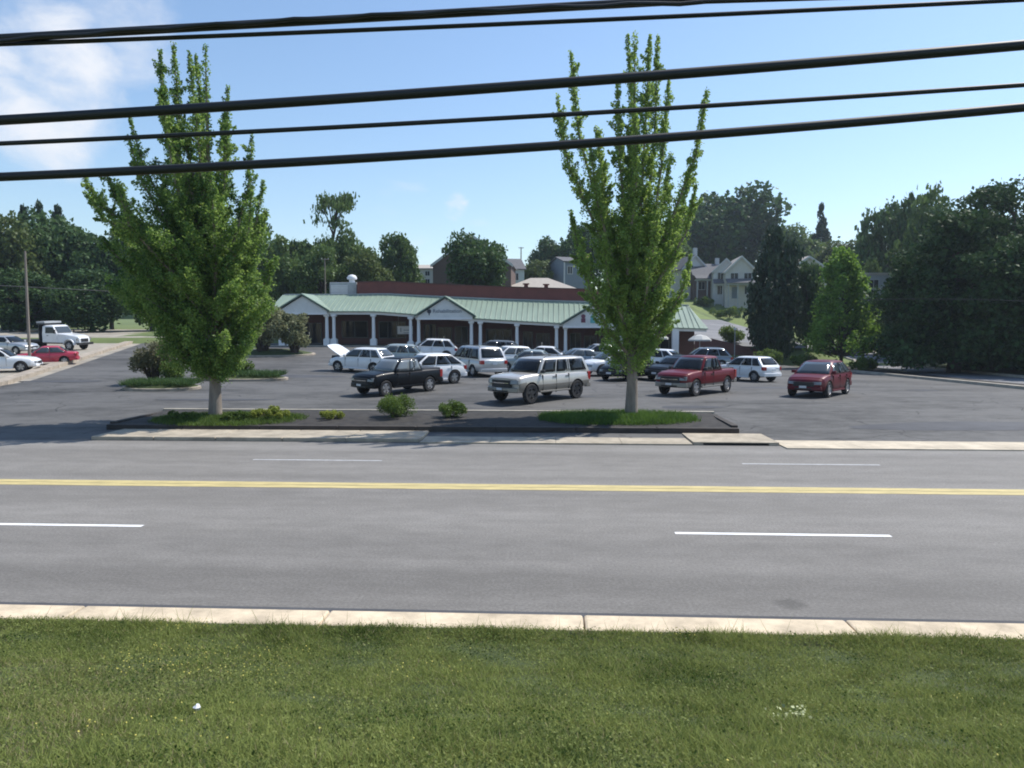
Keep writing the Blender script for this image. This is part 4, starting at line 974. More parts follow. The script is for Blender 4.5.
def proto(seed, kind, n, leafm, leaf):
    rng = np.random.default_rng(seed)
    if kind == 'broad': P0, cs = lobed(rng, n, 34, .58, .37, .34, (.10, .19), zmin=.16)
    elif kind == 'oval': P0, cs = lobed(rng, n, 34, .54, .33, .40, (.10, .17), zmin=.12)
    elif kind == 'low': P0, cs = lobed(rng, n, 46, .5, .40, .42, (.10, .19), zmin=.05)
    elif kind == 'shrub': P0, cs = lobed(rng, n, 26, .48, .36, .38, (.12, .2), zmin=.10)
    elif kind == 'cone': P0, cs = lobed(rng, n, 60, .5, .42, .5, (.09, .15), 'cone', .06)
    elif kind == 'column': P0, cs = lobed(rng, n, 44, .50, .31, .44, (.10, .17), zmin=.05)
    elif kind == 'bare':      # tall stem with a flat plume at the top and few side sprays
        P0 = []; cs = []
        for (z, r0, m_) in ((.95, .34, .34), (.90, .42, .3), (.78, .34, .12), (.62, .40, .2), (.55, .46, .2), (.42, .40, .12), (.3, .3, .1)):
            for q in range(5):
                a = rng.uniform(0, 6.28); c = np.array([math.cos(a) * r0 * rng.uniform(.3, .9), math.sin(a) * r0 * rng.uniform(.3, .9), z + rng.uniform(-.03, .03)]); k = int(n * m_ / 6)
                d = rng.normal(size=(k, 3)); P0.append(c + d * np.array([.085, .085, .022])); cs.append((c, .1))
        P0 = np.concatenate(P0)
    mes = quads('crown', P0, rng.uniform(.6, 1.3, len(P0)) * leaf, leafm, rng, .75, .3, (0, 0, -1) if kind == 'willow' else None)
    limbs = [([(0, 0, -.03), (.004, 0, .2), (0, .004, .5), (0, 0, .8 if kind != 'bare' else .97)], [.032, .024, .017, .004])]
    for c, r0 in cs[:14]:
        z = max(.12, c[2] - .6 * math.hypot(c[0], c[1]) - .05); limbs.append(([(0, 0, z), tuple((c * np.array([.6, .6, 1]) + np.array([0, 0, z]) * np.array([0, 0, .35])) * np.array([1, 1, .74])), tuple(c)], [.012, .008, .003]))
    return trunk_mesh(limbs, M['darkbark'], n=6), mes
PR = {}
for i, (k, n, lf) in enumerate((('broad', 11000, .045), ('oval', 11000, .045), ('cone', 12000, .04), ('column', 13000, .046), ('shrub', 3000, .06), ('low', 13000, .042), ('bare', 2600, .045))):
    for mname in ('dark', 'mid', 'olive', 'conifer', 'lime', 'silver', 'tan', 'box'):
        PR[(k, mname)] = (i, k, n, mname, lf)
_pc = {}
def tree(kind, mname, label, px, top, width, y, name='tree', cat='tree', group=None, base=None, seed=0):
    key = (kind, mname, seed)
    if key not in _pc:
        i, k, n, mn, lf = PR[(kind, mname)]; _pc[key] = proto(100 + i * 10 + seed, k, n, L_[mn], lf)
    tm, cm_ = _pc[key]; x = at(px, y); z0 = height(x, y) if base is None else base
    root = thing(name, label, cat, (x, y, z0 - .02), rnd.uniform(0, 6.28), group)
    H = zed(top, y) - z0; w = width / F * y
    link('trunk', tm, root); link('crown' if cat == 'tree' else 'foliage', cm_, root)
    root.scale = (w, w, H); return root
GB = 'trees along the skyline'
T = [  # kind, leaf, label, column, top row, width, distance, shape seed
 ('broad', 'olive', 'rounded olive green tree at the left edge of the skyline', 4, 214, 84, 98, 0),
 ('cone', 'conifer', 'dark conifer right of the olive tree at the left edge', 28, 206, 50, 112, 0),
 ('cone', 'conifer', 'dark conifer with a thin spike above the white work truck', 44, 205, 50, 110, 1),
 ('cone', 'conifer', 'dark conifer third in the group of spikes above the work truck', 62, 206, 54, 112, 0),
 ('broad', 'dark', 'dark broad tree in front of the conifers above the flatbed', 56, 213, 92, 104, 1),
 ('broad', 'dark', 'dark tree between the conifers and the broad street tree', 112, 226, 74, 104, 0),
 ('oval', 'mid', 'green tree half hidden behind the left side of the broad street tree', 152, 240, 70, 96, 0),
 ('low', 'dark', 'low dark tree shading the back of the left yard', 22, 268, 84, 93, 1),
 ('low', 'dark', 'low dark tree behind the bonnet of the work truck', 92, 270, 84, 92, 0),
 ('oval', 'dark', 'dark tree behind the trunk side of the broad street tree', 196, 235, 76, 99, 1),
 ('broad', 'dark', 'dark tree just right of the broad street tree', 252, 216, 72, 108, 1),
 ('oval', 'mid', 'dense green tree above the left end of the green roof', 292, 226, 68, 102, 1),
 ('low', 'mid', 'bushy green tree low behind the left pediment', 322, 246, 64, 96, 0),
 ('bare', 'mid', 'tall thin tree with a flat tufted top behind the shops', 334, 194, 46, 104, 0),
 ('broad', 'mid', 'round green tree leaning against the tall tufted tree', 352, 228, 54, 106, 0),
 ('broad', 'olive', 'lighter olive tree just behind the grey rooftop unit', 364, 250, 58, 98, 0),
 ('oval', 'mid', 'rounded upright green tree left of the gap in the skyline', 398, 229, 54, 104, 0),
 ('broad', 'dark', 'round dark tree rising before the brown gabled house', 476, 231, 70, 96, 0),
 ('broad', 'dark', 'dark round tree left of the blue grey house', 548, 238, 46, 150, 1),
 ('oval', 'dark', 'dark tree behind the left spires of the narrow street tree', 578, 220, 54, 146, 0),
 ('broad', 'olive', 'pale low tree behind the beige hipped roof', 540, 260, 50, 135, 1),
 ('broad', 'dark', 'dark tree hidden behind the narrow street tree', 628, 226, 84, 150, 0),
 ('oval', 'mid', 'green tree just left of the white hill house', 664, 232, 62, 168, 1),
 ('broad', 'dark', 'very large dark tree crowning the hill behind the houses', 730, 185, 112, 186, 0),
 ('broad', 'dark', 'dark tree left of the largest tree on the hill', 690, 206, 70, 190, 1),
 ('broad', 'mid', 'mid green tree right of the largest tree on the hill', 790, 226, 70, 180, 0),
 ('cone', 'conifer', 'small pointed dark conifer on the hill skyline', 818, 206, 40, 184, 1),
 ('broad', 'olive', 'pale green tree behind the lime green tree', 842, 240, 62, 150, 1),
 ('oval', 'dark', 'tall dark tree on the skyline left of the big shade trees', 892, 178, 74, 112, 1),
 ('broad', 'dark', 'dark tree filling the skyline between lime tree and shade trees', 862, 228, 50, 128, 0),
 ('oval', 'mid', 'small light green tree above the grey shed roof', 872, 254, 26, 100, 0),
 ('low', 'dark', 'low dark tree at the head of the side street', 872, 288, 56, 104, 1),
 ('broad', 'mid', 'green treetop between the two big shade trees', 928, 190, 74, 94, 1),
 ('low', 'dark', 'dark tree behind the grey utility cabinet', 905, 285, 60, 84, 0),
]
for (k, mn, lab, px, top, w, y, sd) in T: tree(k, mn, lab, px, top, w * 1.06, y, 'background_tree', 'tree', GB, None, sd)
tree('column', 'conifer', 'dark columnar evergreen beside the lime green tree', 775, 230, 72, 77, 'columnar_evergreen', seed=0)
tree('column', 'dark', 'narrow dark tree between the evergreen and the lime green tree', 806, 258, 50, 80, 'narrow_tree', seed=1)
# the lime-green tree: upright flames of leaves
rng = np.random.default_rng(5); lx = at(842, 66); lz = height(lx, 66)
lime = thing('lime_green_tree', 'bright lime green pyramidal tree at the end of the lot', 'tree', (lx, 66, lz))
Hl = zed(246, 66) - lz; PP = []; limbs = [([(0, 0, -.1), (0, 0, 2), (0, 0, Hl * .9)], [.17, .13, .02])]
for k in range(120):
    f = rng.uniform(.0, .9) ** .9; a = rng.uniform(0, 6.28); z = 1.3 + (Hl - 2.3) * f; rr = 3.35 * (1 - f * .80) * rng.uniform(.35, 1); c = np.array([math.cos(a) * rr, math.sin(a) * rr, z]); top = c + np.array([c[0] * .12, c[1] * .12, rng.uniform(.9, 1.7)])
    s = rng.uniform(0, 1, 190)[:, None]; PP.append(c + (top - c) * s + rng.normal(size=(190, 3)) * np.array([.36, .36, .3]) * (1.15 - .8 * s)); limbs.append(([(0, 0, max(1.2, z - rr * .8)), tuple(c), tuple(top)], [.05, .03, .008]))
link('trunk', trunk_mesh(limbs, M['darkbark'], n=6), lime); link('crown', quads('crown', np.concatenate(PP), rng.uniform(.18, .34, 120 * 190), L_['lime'], rng, .7, .3), lime)
# big shade trees right of the side street
def shade_tree(label, px, top, wpx, y, n, seed, zlow, yext=1.0):
    rng = np.random.default_rng(seed); x = at(px, y); z0 = height(x, y) + .3; H = zed(top, y) - z0; w = wpx / F * y / 2
    root = thing('shade_tree', label, 'tree', (x, y, z0), 0, 'big dark shade trees right of the side street')
    cs = []; PP = []
    for k in range(88):
        d = rng.normal(size=3); d /= np.linalg.norm(d); q = rng.uniform(.45, 1)
        c = np.array([d[0] * w * .88 * q, d[1] * w * .82 * q * yext, H * (zlow + (1 - zlow) / 2) + d[2] * H * (1 - zlow) / 2 * .9 * q]); r0 = rng.uniform(.9, 1.75) * w / 6
        cs.append(c); k_ = int(n / 88); e = rng.normal(size=(k_, 3)); e /= np.linalg.norm(e, axis=1)[:, None]
        PP.append(c + e * (r0 * rng.uniform(.3, 1, k_) ** .5 * (1 + .3 * np.sin(e[:, 0] * 6 + k) * np.sin(e[:, 1] * 5)))[:, None] * np.array([1.25, 1.25, .62]))
    for k in range(30):                          # boughs that hang to the ground
        a = rng.uniform(0, 6.28); q = w * rng.uniform(.35, .92); c = np.array([math.cos(a) * q, math.sin(a) * q, rng.uniform(.9, 2.6)]); e = rng.normal(size=(420, 3))
        PP.append(c + e * np.array([.75, .75, .55])); cs.append(c)
    PP = np.concatenate(PP); PP = PP[PP[:, 2] > .1]; limbs = [([(0, 0, -.5), (.1, 0, 2), (0, .1, H * .45), (0, 0, H * .8)], [.55, .42, .3, .05])]
    for c in cs[:26]: z = max(1.8, c[2] - .7 * math.hypot(c[0], c[1])); limbs.append(([(0, 0, z), (c[0] * .5, c[1] * .5, (z + c[2]) / 2 + .4), tuple(c)], [.16, .1, .03]))
    link('trunk', trunk_mesh(limbs, M['darkbark']), root); link('crown', quads('crown', PP, rng.uniform(.2, .44, len(PP)), L_['shade'], rng, .75, .5), root)
shade_tree('wide dark shade tree overhanging the side street left of its neighbours', 955, 208, 150, 60, 50000, 41, -.08)
shade_tree('tallest dark shade tree reaching the right edge of the skyline', 1010, 166, 180, 66, 46000, 42, -.04)
shade_tree('dark shade tree cut off by the right edge of the view', 1070, 215, 170, 54, 46000, 43, -.08)
shade_tree('dark shade tree farther back behind the wide one', 965, 192, 130, 84, 26000, 44, .03)
# shrubs
def shrub(label, px, y, wpx, hpx, mname, n, leaf, seed, name='shrub', group=None, base=None, flat=1.0, loose=.0, stems=True):
    rng = np.random.default_rng(seed); x = at(px, y); z0 = base if base is not None else height(x, y); w = wpx / F * y / 2; H = hpx / F * y
    root = thing(name, label, 'shrub', (x, y, z0), 0, group); PP = []; limbs = []
    for k in range(22):
        d = rng.normal(size=3); d /= np.linalg.norm(d); q = rng.uniform(.2, 1) ** .6
        c = np.array([d[0] * w * .75 * q, d[1] * w * .75 * q, H * .52 + d[2] * H * .36 * q]); r0 = min(w, H) * rng.uniform(.22, .38)
        e = rng.normal(size=(n // 22, 3)); e /= np.linalg.norm(e, axis=1)[:, None]
        pts = c + e * (r0 * rng.uniform(.2, 1 + loose, n // 22) ** .5)[:, None]; pts[:, 2] = np.clip(pts[:, 2], .03, None); PP.append(pts)
        limbs.append(([(d[0] * .08 * w, d[1] * .08 * w, -.05), tuple(c * np.array([.5, .5, .6])), tuple(c)], [.035 * H / 2, .025 * H / 2, .008]))
    PP = np.concatenate(PP); link('stem', trunk_mesh(limbs, M['darkbark'], 'stem', 6), root); link('foliage', quads('foliage', PP, rng.uniform(.7, 1.3, len(PP)) * leaf, L_[mname], rng, .6, .3), root)
GS = 'shrubs around the shop lot'
shrub('tan and green shrub on the lot island left of the broad street tree', 152, 40, 54, 54, 'tan', 5000, .12, 51, group=GS)
shrub('dark low shrub behind the tan shrub on the lot island', 172, 39.5, 36, 26, 'box', 2500, .12, 52, group=GS)
shrub('big loose silvery shrub touching the left end of the shops', 262, 60, 62, 60, 'silver', 8000, .2, 53, group=GS)
shrub('loose silvery green shrub just before the left pediment', 294, 60, 38, 52, 'silver', 5000, .19, 54, group=GS)
shrub('dark spreading shrub under the silvery shrubs', 236, 43, 34, 18, 'box', 2500, .13, 55, group=GS)
shrub('round dark shrub at the top of the retaining wall', 731, 80.5, 34, 15, 'box', 2500, .22, 56, group=GS, base=height(at(729, 80.5), 80.5) + .1)
shrub('dark hedge shrub at the foot of the columnar evergreen', 768, 68, 46, 16, 'box', 3000, .2, 57, group=GS)
shrub('dark clipped shrub at the foot of the lime green tree', 865, 62, 34, 13, 'box', 3000, .18, 58, group=GS)
shrub('dark shrub between the evergreen and the lime green tree', 806, 66, 34, 15, 'box', 2500, .2, 59, group=GS)
shrub('dark hedge below the white houses on the hill lawn', 729, 134, 46, 10, 'box', 2600, .3, 70, 'hedge', GS, height(at(729, 134), 134))
shrub('shorter dark hedge in front of the low grey roofed house', 703, 141, 26, 10, 'box', 2000, .3, 71, 'hedge', GS, height(at(703, 141), 141))
GP = 'low plants in the planting bed'
def bedshrub(label, px, y, wpx, hpx, mname, n, leaf, seed, name='shrub'):
    x = at(px, y); shrub(label, px, y, wpx, hpx, mname, n, leaf, seed, name, GP, bed_z(x, y) - .03)
bedshrub('round clipped green shrub in the middle of the planting bed', 396, 27.6, 46, 23, 'box', 7000, .055, 61)
bedshrub('smaller dark green clipped shrub right of the round one', 453, 27.6, 38, 17, 'box', 5000, .055, 62)
bedshrub('yellow green tufted plant right of the broad street tree', 270, 27.4, 64, 11, 'yellow', 6000, .06, 63, 'low_plant')
bedshrub('sparse yellowish plant left of the round clipped shrub', 330, 27.2, 34, 10, 'yellow', 1800, .06, 64, 'low_plant')
bedshrub('dark green low plant at the left end of the planting bed', 176, 27.2, 44, 9, 'box', 3500, .05, 65, 'low_plant')
bedshrub('bright green tuft close to the trunk of the broad street tree', 234, 27.0, 36, 9, 'box', 3500, .055, 66, 'low_plant')

# blades: one triangle each
def blades(name, pos, hgt, wid, m, rng, lean=.35):
    n = len(pos); a = rng.uniform(0, 6.28, n); s = np.stack([np.cos(a), np.sin(a), np.zeros(n)], 1) * (wid / 2)[:, None]
    t = np.stack([rng.normal(0, lean, n), rng.normal(0, lean, n), np.ones(n)], 1) * hgt[:, None]
    return rawmesh(name, np.stack([pos - s, pos + s, pos + t], 1).reshape(-1, 3), 3, m)
rng = np.random.default_rng(77)
hv_ = np.vectorize(height)
def road_np(u, v): return u * CA + v * SA, -u * SA + v * CA
def scatter(n, near=True):
    v = 8.38 - (8.38 - 2.6) * rng.uniform(0, 1, n) ** 1.15; hw = (2.4 + v * .95)
    return rng.uniform(-1, 1, n) * hw, v
N1 = 640000
u, v = scatter(N1); x, y = road_np(u, v)
pat = np.sin(x * 1.9 + 1.3 * np.sin(y * 2.3)) * np.sin(y * 2.7 + 1.7 * np.sin(x * 1.1)) + .5 * np.sin(x * 5.1 + y * 3.3)
keep = rng.uniform(0, 1, N1) < np.clip(.85 + .2 * pat, .66, 1); x, y, v, pat = x[keep], y[keep], v[keep], pat[keep]
vb = np.clip((8.4 - v) / 8.2, 0, 1); z = .13 + 1.78 * vb * vb * (3 - 2 * vb)
pt2 = np.sin(x * 3.7 + 2 * np.sin(y * 4.1)) * np.sin(y * 5.3 + 1.2 * np.sin(x * 2.9))
hh = rng.uniform(.022, .062, len(x)) * (1 + .25 * pat + .35 * pt2) * np.where(v > 8.1, 1.25, 1)
dry = rng.uniform(0, 1, len(x)) < np.where((x < -2.6) & (v < 7.0), .34, .10)
pos = np.stack([x, y, z - .004], 1)
tag(link('grass', blades('grass', pos[~dry], hh[~dry], rng.uniform(.005, .011, (~dry).sum()), L_['grass'], rng, .85)), 'mown green grass covering the near verge', 'grass', kind='stuff')
tag(link('dry_grass', blades('dry_grass', pos[dry], hh[dry] * .9, rng.uniform(.005, .010, dry.sum()), L_['dry'], rng, .7)), 'dry straw coloured blades mixed into the verge', 'grass', kind='stuff')
# farther along the verge, outside the photograph's frame, a thinner cover
n = 90000; u = rng.uniform(-30, 30, n); v = rng.uniform(.5, 8.2, n); q = np.abs(u) > 2.2 + v * .93; u, v = u[q], v[q]; x, y = road_np(u, v); vb = np.clip((8.4 - v) / 8.2, 0, 1); z = .13 + 1.78 * vb * vb * (3 - 2 * vb)
tag(link('side_grass', blades('side_grass', np.stack([x, y, z - .004], 1), rng.uniform(.05, .1, len(x)), rng.uniform(.015, .03, len(x)), L_['grass'], rng, .6)), 'grass farther along the verge on either side', 'grass', kind='stuff')
# broad-leaved weeds, yellow flowers and long stems along the kerb
u, v = scatter(150000); x, y = road_np(u, v); k = rng.uniform(0, 1, len(x)) < np.clip(.5 + .5 * np.sin(x * 1.3 + 2) * np.sin(y * 1.7), .1, 1); x, y, v = x[k], y[k], v[k]; vb = np.clip((8.4 - v) / 8.2, 0, 1); z = .13 + 1.78 * vb * vb * (3 - 2 * vb)
tag(link('clover', quads('clover', np.stack([x, y, z + rng.uniform(.012, .055, len(x))], 1), rng.uniform(.010, .028, len(x)), L_['clover'], rng, .8, 1.2)), 'broad leaved clover and weeds among the grass', 'weeds', kind='stuff')
MF = mat('yellow_flower', (.42, .38, .08), .8)
def flowers(px0, px1, v0, v1, n):
    a = rng.uniform(uv(px0, (v0 + v1) / 2), uv(px1, (v0 + v1) / 2), n); b_ = rng.uniform(v0, v1, n); x, y = road_np(a, b_); vb = np.clip((8.4 - b_) / 8.2, 0, 1)
    return np.stack([x, y, .13 + 1.78 * vb * vb * (3 - 2 * vb) + rng.uniform(.05, .10, n)], 1)
FP = np.concatenate([flowers(90, 290, 6.3, 7.6, 520), flowers(150, 200, 8.0, 8.33, 90), flowers(380, 470, 6.5, 7.2, 60), flowers(660, 700, 8.15, 8.33, 60), flowers(0, 1024, 4, 8.1, 130), flowers(950, 1024, 5.9, 6.4, 50), flowers(80, 200, 4.2, 5.4, 60)])
tag(link('yellow_flowers', quads('yellow_flowers', FP, rng.uniform(.010, .019, len(FP)), MF, rng, .9, .8)), 'small yellow wild flowers scattered through the verge', 'wildflowers', kind='stuff')
n = 900; a = rng.uniform(-7, 7, n); b_ = rng.uniform(8.0, 8.38, n); k = rng.uniform(0, 1, n) < np.clip(.3 + .8 * np.sin(a * 2.2) * np.sin(a * 5 + 1), .05, 1); x, y = road_np(a[k], b_[k])
tag(link('tall_grass', blades('tall_grass', np.stack([x, y, np.full(len(x), .13)], 1), rng.uniform(.12, .28, len(x)), rng.uniform(.005, .01, len(x)), L_['grass'], rng, .35)), 'taller wispy grass stems along the near kerb', 'grass', kind='stuff')
def small_clump(label, px, v, n, r0, m, name, cat, hgt=.07, size=(.02, .035)):
    u0 = uv(px, v); X, Y = road(u0, v); Z = height(X, Y); root = thing(name, label, cat, (X, Y, Z))
    p = np.stack([rng.normal(0, r0, n), rng.normal(0, r0 * .8, n), rng.uniform(.4, 1, n) * hgt], 1)
    link('blossom', quads('blossom', p, rng.uniform(*size, n), m, rng, .9, 1), root)
    q = np.stack([p[:, 0], p[:, 1], np.zeros(n)], 1); link('stalk', blades('stalk', q, p[:, 2], np.full(n, .006), L_['turf'], rng, .02), root)
MW = mat('pale_blossom', (.40, .43, .22), .7)
small_clump('pale wildflower clump in the grass at lower right', 802, 5.55, 60, .08, MW, 'wildflower_clump', 'wildflowers')
lit = thing('paper_scrap', 'crumpled white paper scrap lying in the grass at lower left', 'litter', (*road(uv(186, 5.2), 5.2), height(*road(uv(186, 5.2), 5.2)) + .045))
b = MB(); r0 = random.Random(2); b.loft([[(math.cos(t) * q * r0.uniform(.7, 1.2), math.sin(t) * q * r0.uniform(.7, 1.2), zz + r0.uniform(-.006, .006)) for t in [k * .785 for k in range(8)]] for q, zz in ((.015, -.008), (.027, .008), (.014, .024))]); b.build('paper', M['white'], lit)
# turf under the narrow street tree and ground cover on the islands
n = 26000; cx = at(622, 27.4); x = cx + rng.uniform(-3.0, 2.7, n); y = 27.3 + rng.uniform(-1.5, 1.6, n); e = ((x - cx + .1) / 2.9) ** 2 + ((y - 27.3) / 1.55) ** 2; k = e + rng.uniform(-.25, .25, n) < .95; x, y = x[k], y[k]
z = np.array([bed_z(a, c) for a, c in zip(x, y)]); tag(link('bed_turf', blades('bed_turf', np.stack([x, y, z - .01], 1), rng.uniform(.09, .24, len(x)), rng.uniform(.014, .03, len(x)), L_['turf'], rng, .5)), 'rough green grass under the narrow street tree', 'grass', kind='stuff')
n = 22000; cx = at(222, 27.3); x = cx + rng.uniform(-2.6, 3.0, n); y = 27.3 + rng.uniform(-1.4, 1.5, n); e = ((x - cx - .2) / 2.7) ** 2 + ((y - 27.3) / 1.4) ** 2; k = (e + rng.uniform(-.3, .3, n) < .9); x, y = x[k], y[k]
z = np.array([bed_z(a, c) for a, c in zip(x, y)]); tag(link('bed_turf', blades('bed_turf', np.stack([x, y, z - .01], 1), rng.uniform(.06, .17, len(x)), rng.uniform(.014, .03, len(x)), L_['box'], rng, .5)), 'short green grass under the broad street tree', 'grass', kind='stuff')
n = 9000; x = np.concatenate([at(160, 37.5) + rng.uniform(-1.7, 1.7, n // 2), at(240, 42) + rng.uniform(-2.3, 2.3, n // 2)]); y = np.concatenate([37.5 + rng.uniform(-.8, .8, n // 2), 42 + rng.uniform(-.8, .8, n // 2)])
z = hv_(x, y) + .25; tag(link('island_cover', blades('island_cover', np.stack([x, y, z], 1), rng.uniform(.1, .35, n), rng.uniform(.02, .05, n), L_['dark'], rng, .6)), 'low ground cover on the lot islands', 'ground cover', kind='stuff')
# a far wooded ridge that closes the horizon
n = 26000; a = rng.uniform(-2.2, 2.2, n); d = rng.uniform(300, 360, n); x = d * np.sin(a * .6); y = d * np.cos(a * .6); z = hv_(x, y) + rng.uniform(0, 1, n) * (9 + 4 * np.sin(a * 9) + 2 * np.sin(a * 31)); k = (np.abs(x) > 40)
tag(link('far_woods', quads('far_woods', np.stack([x, y, z], 1)[k], rng.uniform(1.5, 3.4, k.sum()), L_['mid'], rng, .8, .3)), 'far wooded ridge behind the trees', 'woods', kind='stuff')
HAZE = .00028
# ------------------------------------------------------------------ houses on the hill
def house(name, label, px, y, zbase, yaw, w, d, hw, rise_, roof, mats, windows=(), chimney=None, door=None, group='houses on the hill', ov=.3, dz=0):
    wm, rm, tm = mats; o = thing(name, label, 'house', (at(px, y), y, zbase), R(yaw), group)
    b = MB(); x0, x1 = -w / 2, w / 2
    if roof == 'gable_front':        # gable faces the street
        b.loft([[(x0, q, -2), (x1, q, -2), (x1, q, hw), (0, q, hw + rise_), (x0, q, hw)] for q in (0, d)])
    elif roof == 'gable_side':
        b.loft([[(q, 0, -2), (q, d, -2), (q, d, hw), (q, d / 2, hw + rise_), (q, 0, hw)] for q in (x0, x1)])
    else:
        b.box(x0, x1, 0, d, -2, hw)
    b.build('wall', wm, o)
    b = MB(); t = .16
    def plate(pts):
        b.loft([pts, [(a, c, e + t) for a, c, e in pts]])
    if roof == 'gable_front':
        k = rise_ / (w / 2)
        for s in (-1, 1): plate([(s * (w / 2 + ov), -ov, hw - ov * k + .02), (0, -ov, hw + rise_ + .02), (0, d + ov, hw + rise_ + .02), (s * (w / 2 + ov), d + ov, hw - ov * k + .02)])
    elif roof == 'gable_side':
        k = rise_ / (d / 2)
        for s, e in ((-1, -ov), (1, d + ov)): plate([(x0 - ov, e, hw - ov * k + .02), (x1 + ov, e, hw - ov * k + .02), (x1 + ov, d / 2, hw + rise_ + .02), (x0 - ov, d / 2, hw + rise_ + .02)])
    elif roof == 'hip':
        h_ = min(w, d) / 2; A = [(x0 - ov, -ov, hw + .01), (x1 + ov, -ov, hw + .01), (x1 + ov, d + ov, hw + .01), (x0 - ov, d + ov, hw + .01)]
        r1, r2 = (x0 + h_, d / 2, hw + rise_), (x1 - h_ + .02, d / 2, hw + rise_)
        b.face([A[0], A[1], r2, r1]); b.face([A[1], A[2], r2]); b.face([A[2], A[3], r1, r2]); b.face([A[3], A[0], r1]); b.face(A)
    else:
        b.box(x0 - .15, x1 + .15, -.15, d + .15, hw + .003, hw + .3)
    rf = b.build('roof', rm, o)
    if roof == 'gable_front':
        b = MB(); k = rise_ / (w / 2)
        for s in (-1, 1): b.loft([[(s * (w / 2 + ov), q, hw - ov * k - .22), (0, q, hw + rise_ - .2), (0, q, hw + rise_ + .2), (s * (w / 2 + ov), q, hw - ov * k + .2)] for q in (-ov - .08, -ov - .01)])
        b.build('rake_board', tm, rf)
    if chimney:
        cx, cy, ch = chimney; b = MB(); b.box(cx - .35, cx + .35, cy - .35, cy + .35, hw, hw + rise_ + ch); b.build('chimney', tm, rf)
    for (wx, wz, ww, wh) in windows:
        b = MB(); e = .09
        for q in ((wx - ww / 2 - e, wx - ww / 2, wz - e, wz + wh + e), (wx + ww / 2, wx + ww / 2 + e, wz - e, wz + wh + e), (wx - ww / 2, wx + ww / 2, wz - e, wz), (wx - ww / 2, wx + ww / 2, wz + wh, wz + wh + e), (wx - .03, wx + .03, wz, wz + wh)):
            b.box(q[0], q[1], -.07, -.003, q[2], q[3])
        f = b.build('window', tm, o); b = MB(); b.box(wx - ww / 2, wx + ww / 2, -.03, -.004, wz, wz + wh); b.build('pane', M['darkglass'], f)
    if door:
        b = MB(); b.box(door - .5, door + .5, -.06, -.002, .1, 2.2); f = b.build('door', M['bluegrey'], o); b = MB(); b.box(door + .35, door + .42, -.1, -.061, 1.0, 1.15); b.build('handle', M['chrome'], f)
    return o
def porch(o, x0, x1, depth, hz, m, roofm):
    b = MB()
    for q in [x0 + .1 + (x1 - x0 - .2) * k / 3 for k in range(4)]: b.box(q - .09, q + .09, -depth + .05, -depth + .23, -1.5, hz)
    b.box(x0, x1, -depth, -.08, hz + .002, hz + .25); p = b.build('porch', m, o)
    b = MB(); b.loft([[(x0 - .2, -depth - .3, hz + .26), (x1 + .2, -depth - .3, hz + .26), (x1 + .2, -.08, hz + 1.1), (x0 - .2, -.08, hz + 1.1)], [(x0 - .2, -depth - .3, hz + .38), (x1 + .2, -depth - .3, hz + .38), (x1 + .2, -.08, hz + 1.22), (x0 - .2, -.08, hz + 1.22)]]); b.build('porch_roof', roofm, p)
W_ = mat('shade_greyed_white', (.5, .51, .51), .7)  # trim white greyed down in its colour for the shade on the houses
M['white'] = mat('house_siding', (.55, .55, .54), .7, var=.06, scale=2); M['offwhite'] = mat('house_stucco', (.50, .48, .44), .75, var=.06, scale=2)
y = 152
house('hill_house', 'white gabled house with a chimney at the left of the hill row', 694, y, zed(292, y), 8, 5.2, 9, 4.6, 2.6, 'gable_front', (M['white'], M['shingle'], W_), [(-.9, 3.9, .9, 1.3), (-1, 1, .9, 1.3), (1, 1, .9, 1.3)], (.4, 1.2, 1.6))
h = house('hill_house', 'low grey roofed house with a porch between two white houses', 709, 149, zed(294, 149), 0, 6.2, 8, 3.6, 2.4, 'gable_side', (M['brownwall'], M['shingle'], W_), [(-1.6, .9, 1.2, 1.4), (1.6, .9, 1.2, 1.4)], (2.4, 4, 1.3), 0); porch(h, -3, 3, 2, 2.5, W_, M['shingle'])
h = house('hill_house', 'white two storey house with steep twin rake boards on the hill', 725, 143, zed(299, 143), -10, 4.6, 9, 5.2, 2.2, 'gable_front', (M['white'], M['shingle'], W_), [(-1, 3.4, 1, 1.5), (1, 3.4, 1, 1.5), (-1, .9, 1, 1.5)], None, 1.1); porch(h, -2.2, 2.2, 1.6, 2.5, W_, M['shingle'])
h = house('hill_house', 'pale house with a broad front gable beside the columnar evergreen', 740, 140, zed(299, 140), -6, 5.6, 9, 5.0, 2.7, 'gable_front', (M['offwhite'], M['paleshingle'], W_), [(-1.2, 3.3, 1.3, 1.4), (1.2, 3.3, 1.3, 1.4), (1.3, .9, 1.2, 1.4)], None, -1.1); porch(h, -2.6, 2.6, 1.8, 2.5, M['grey'], M['shingle'])
house('hill_house', 'pale cream gabled house showing between evergreen and lime green tree', 807, 138, zed(296, 138), 4, 7, 9, 4.8, 2.2, 'gable_front', (M['offwhite'], M['paleshingle'], W_), [(-1.6, 3, 1.1, 1.5), (1.6, 3, 1.1, 1.5), (0, .8, 1.4, 1.5)])
house('garden_shed', 'grey flat roofed shed right of the lime green tree', 872, 97, zed(295, 97), 0, 4.8, 6, 2.5, .6, 'flat', (M['grey'], M['paleshingle'], W_), [(0, .9, 1.2, 1)])
GR = 'houses behind the shops'
house('brick_house', 'dark brown gabled house behind the parapet and the round dark tree', 472, 112, zed(292, 112), -4, 11.5, 10, 4.0, 4.2, 'gable_front', (M['brownwall'], M['shingle'], W_), [(-2.6, 1.6, 1, 1.4), (2.6, 1.6, 1, 1.4)], None, None, GR)
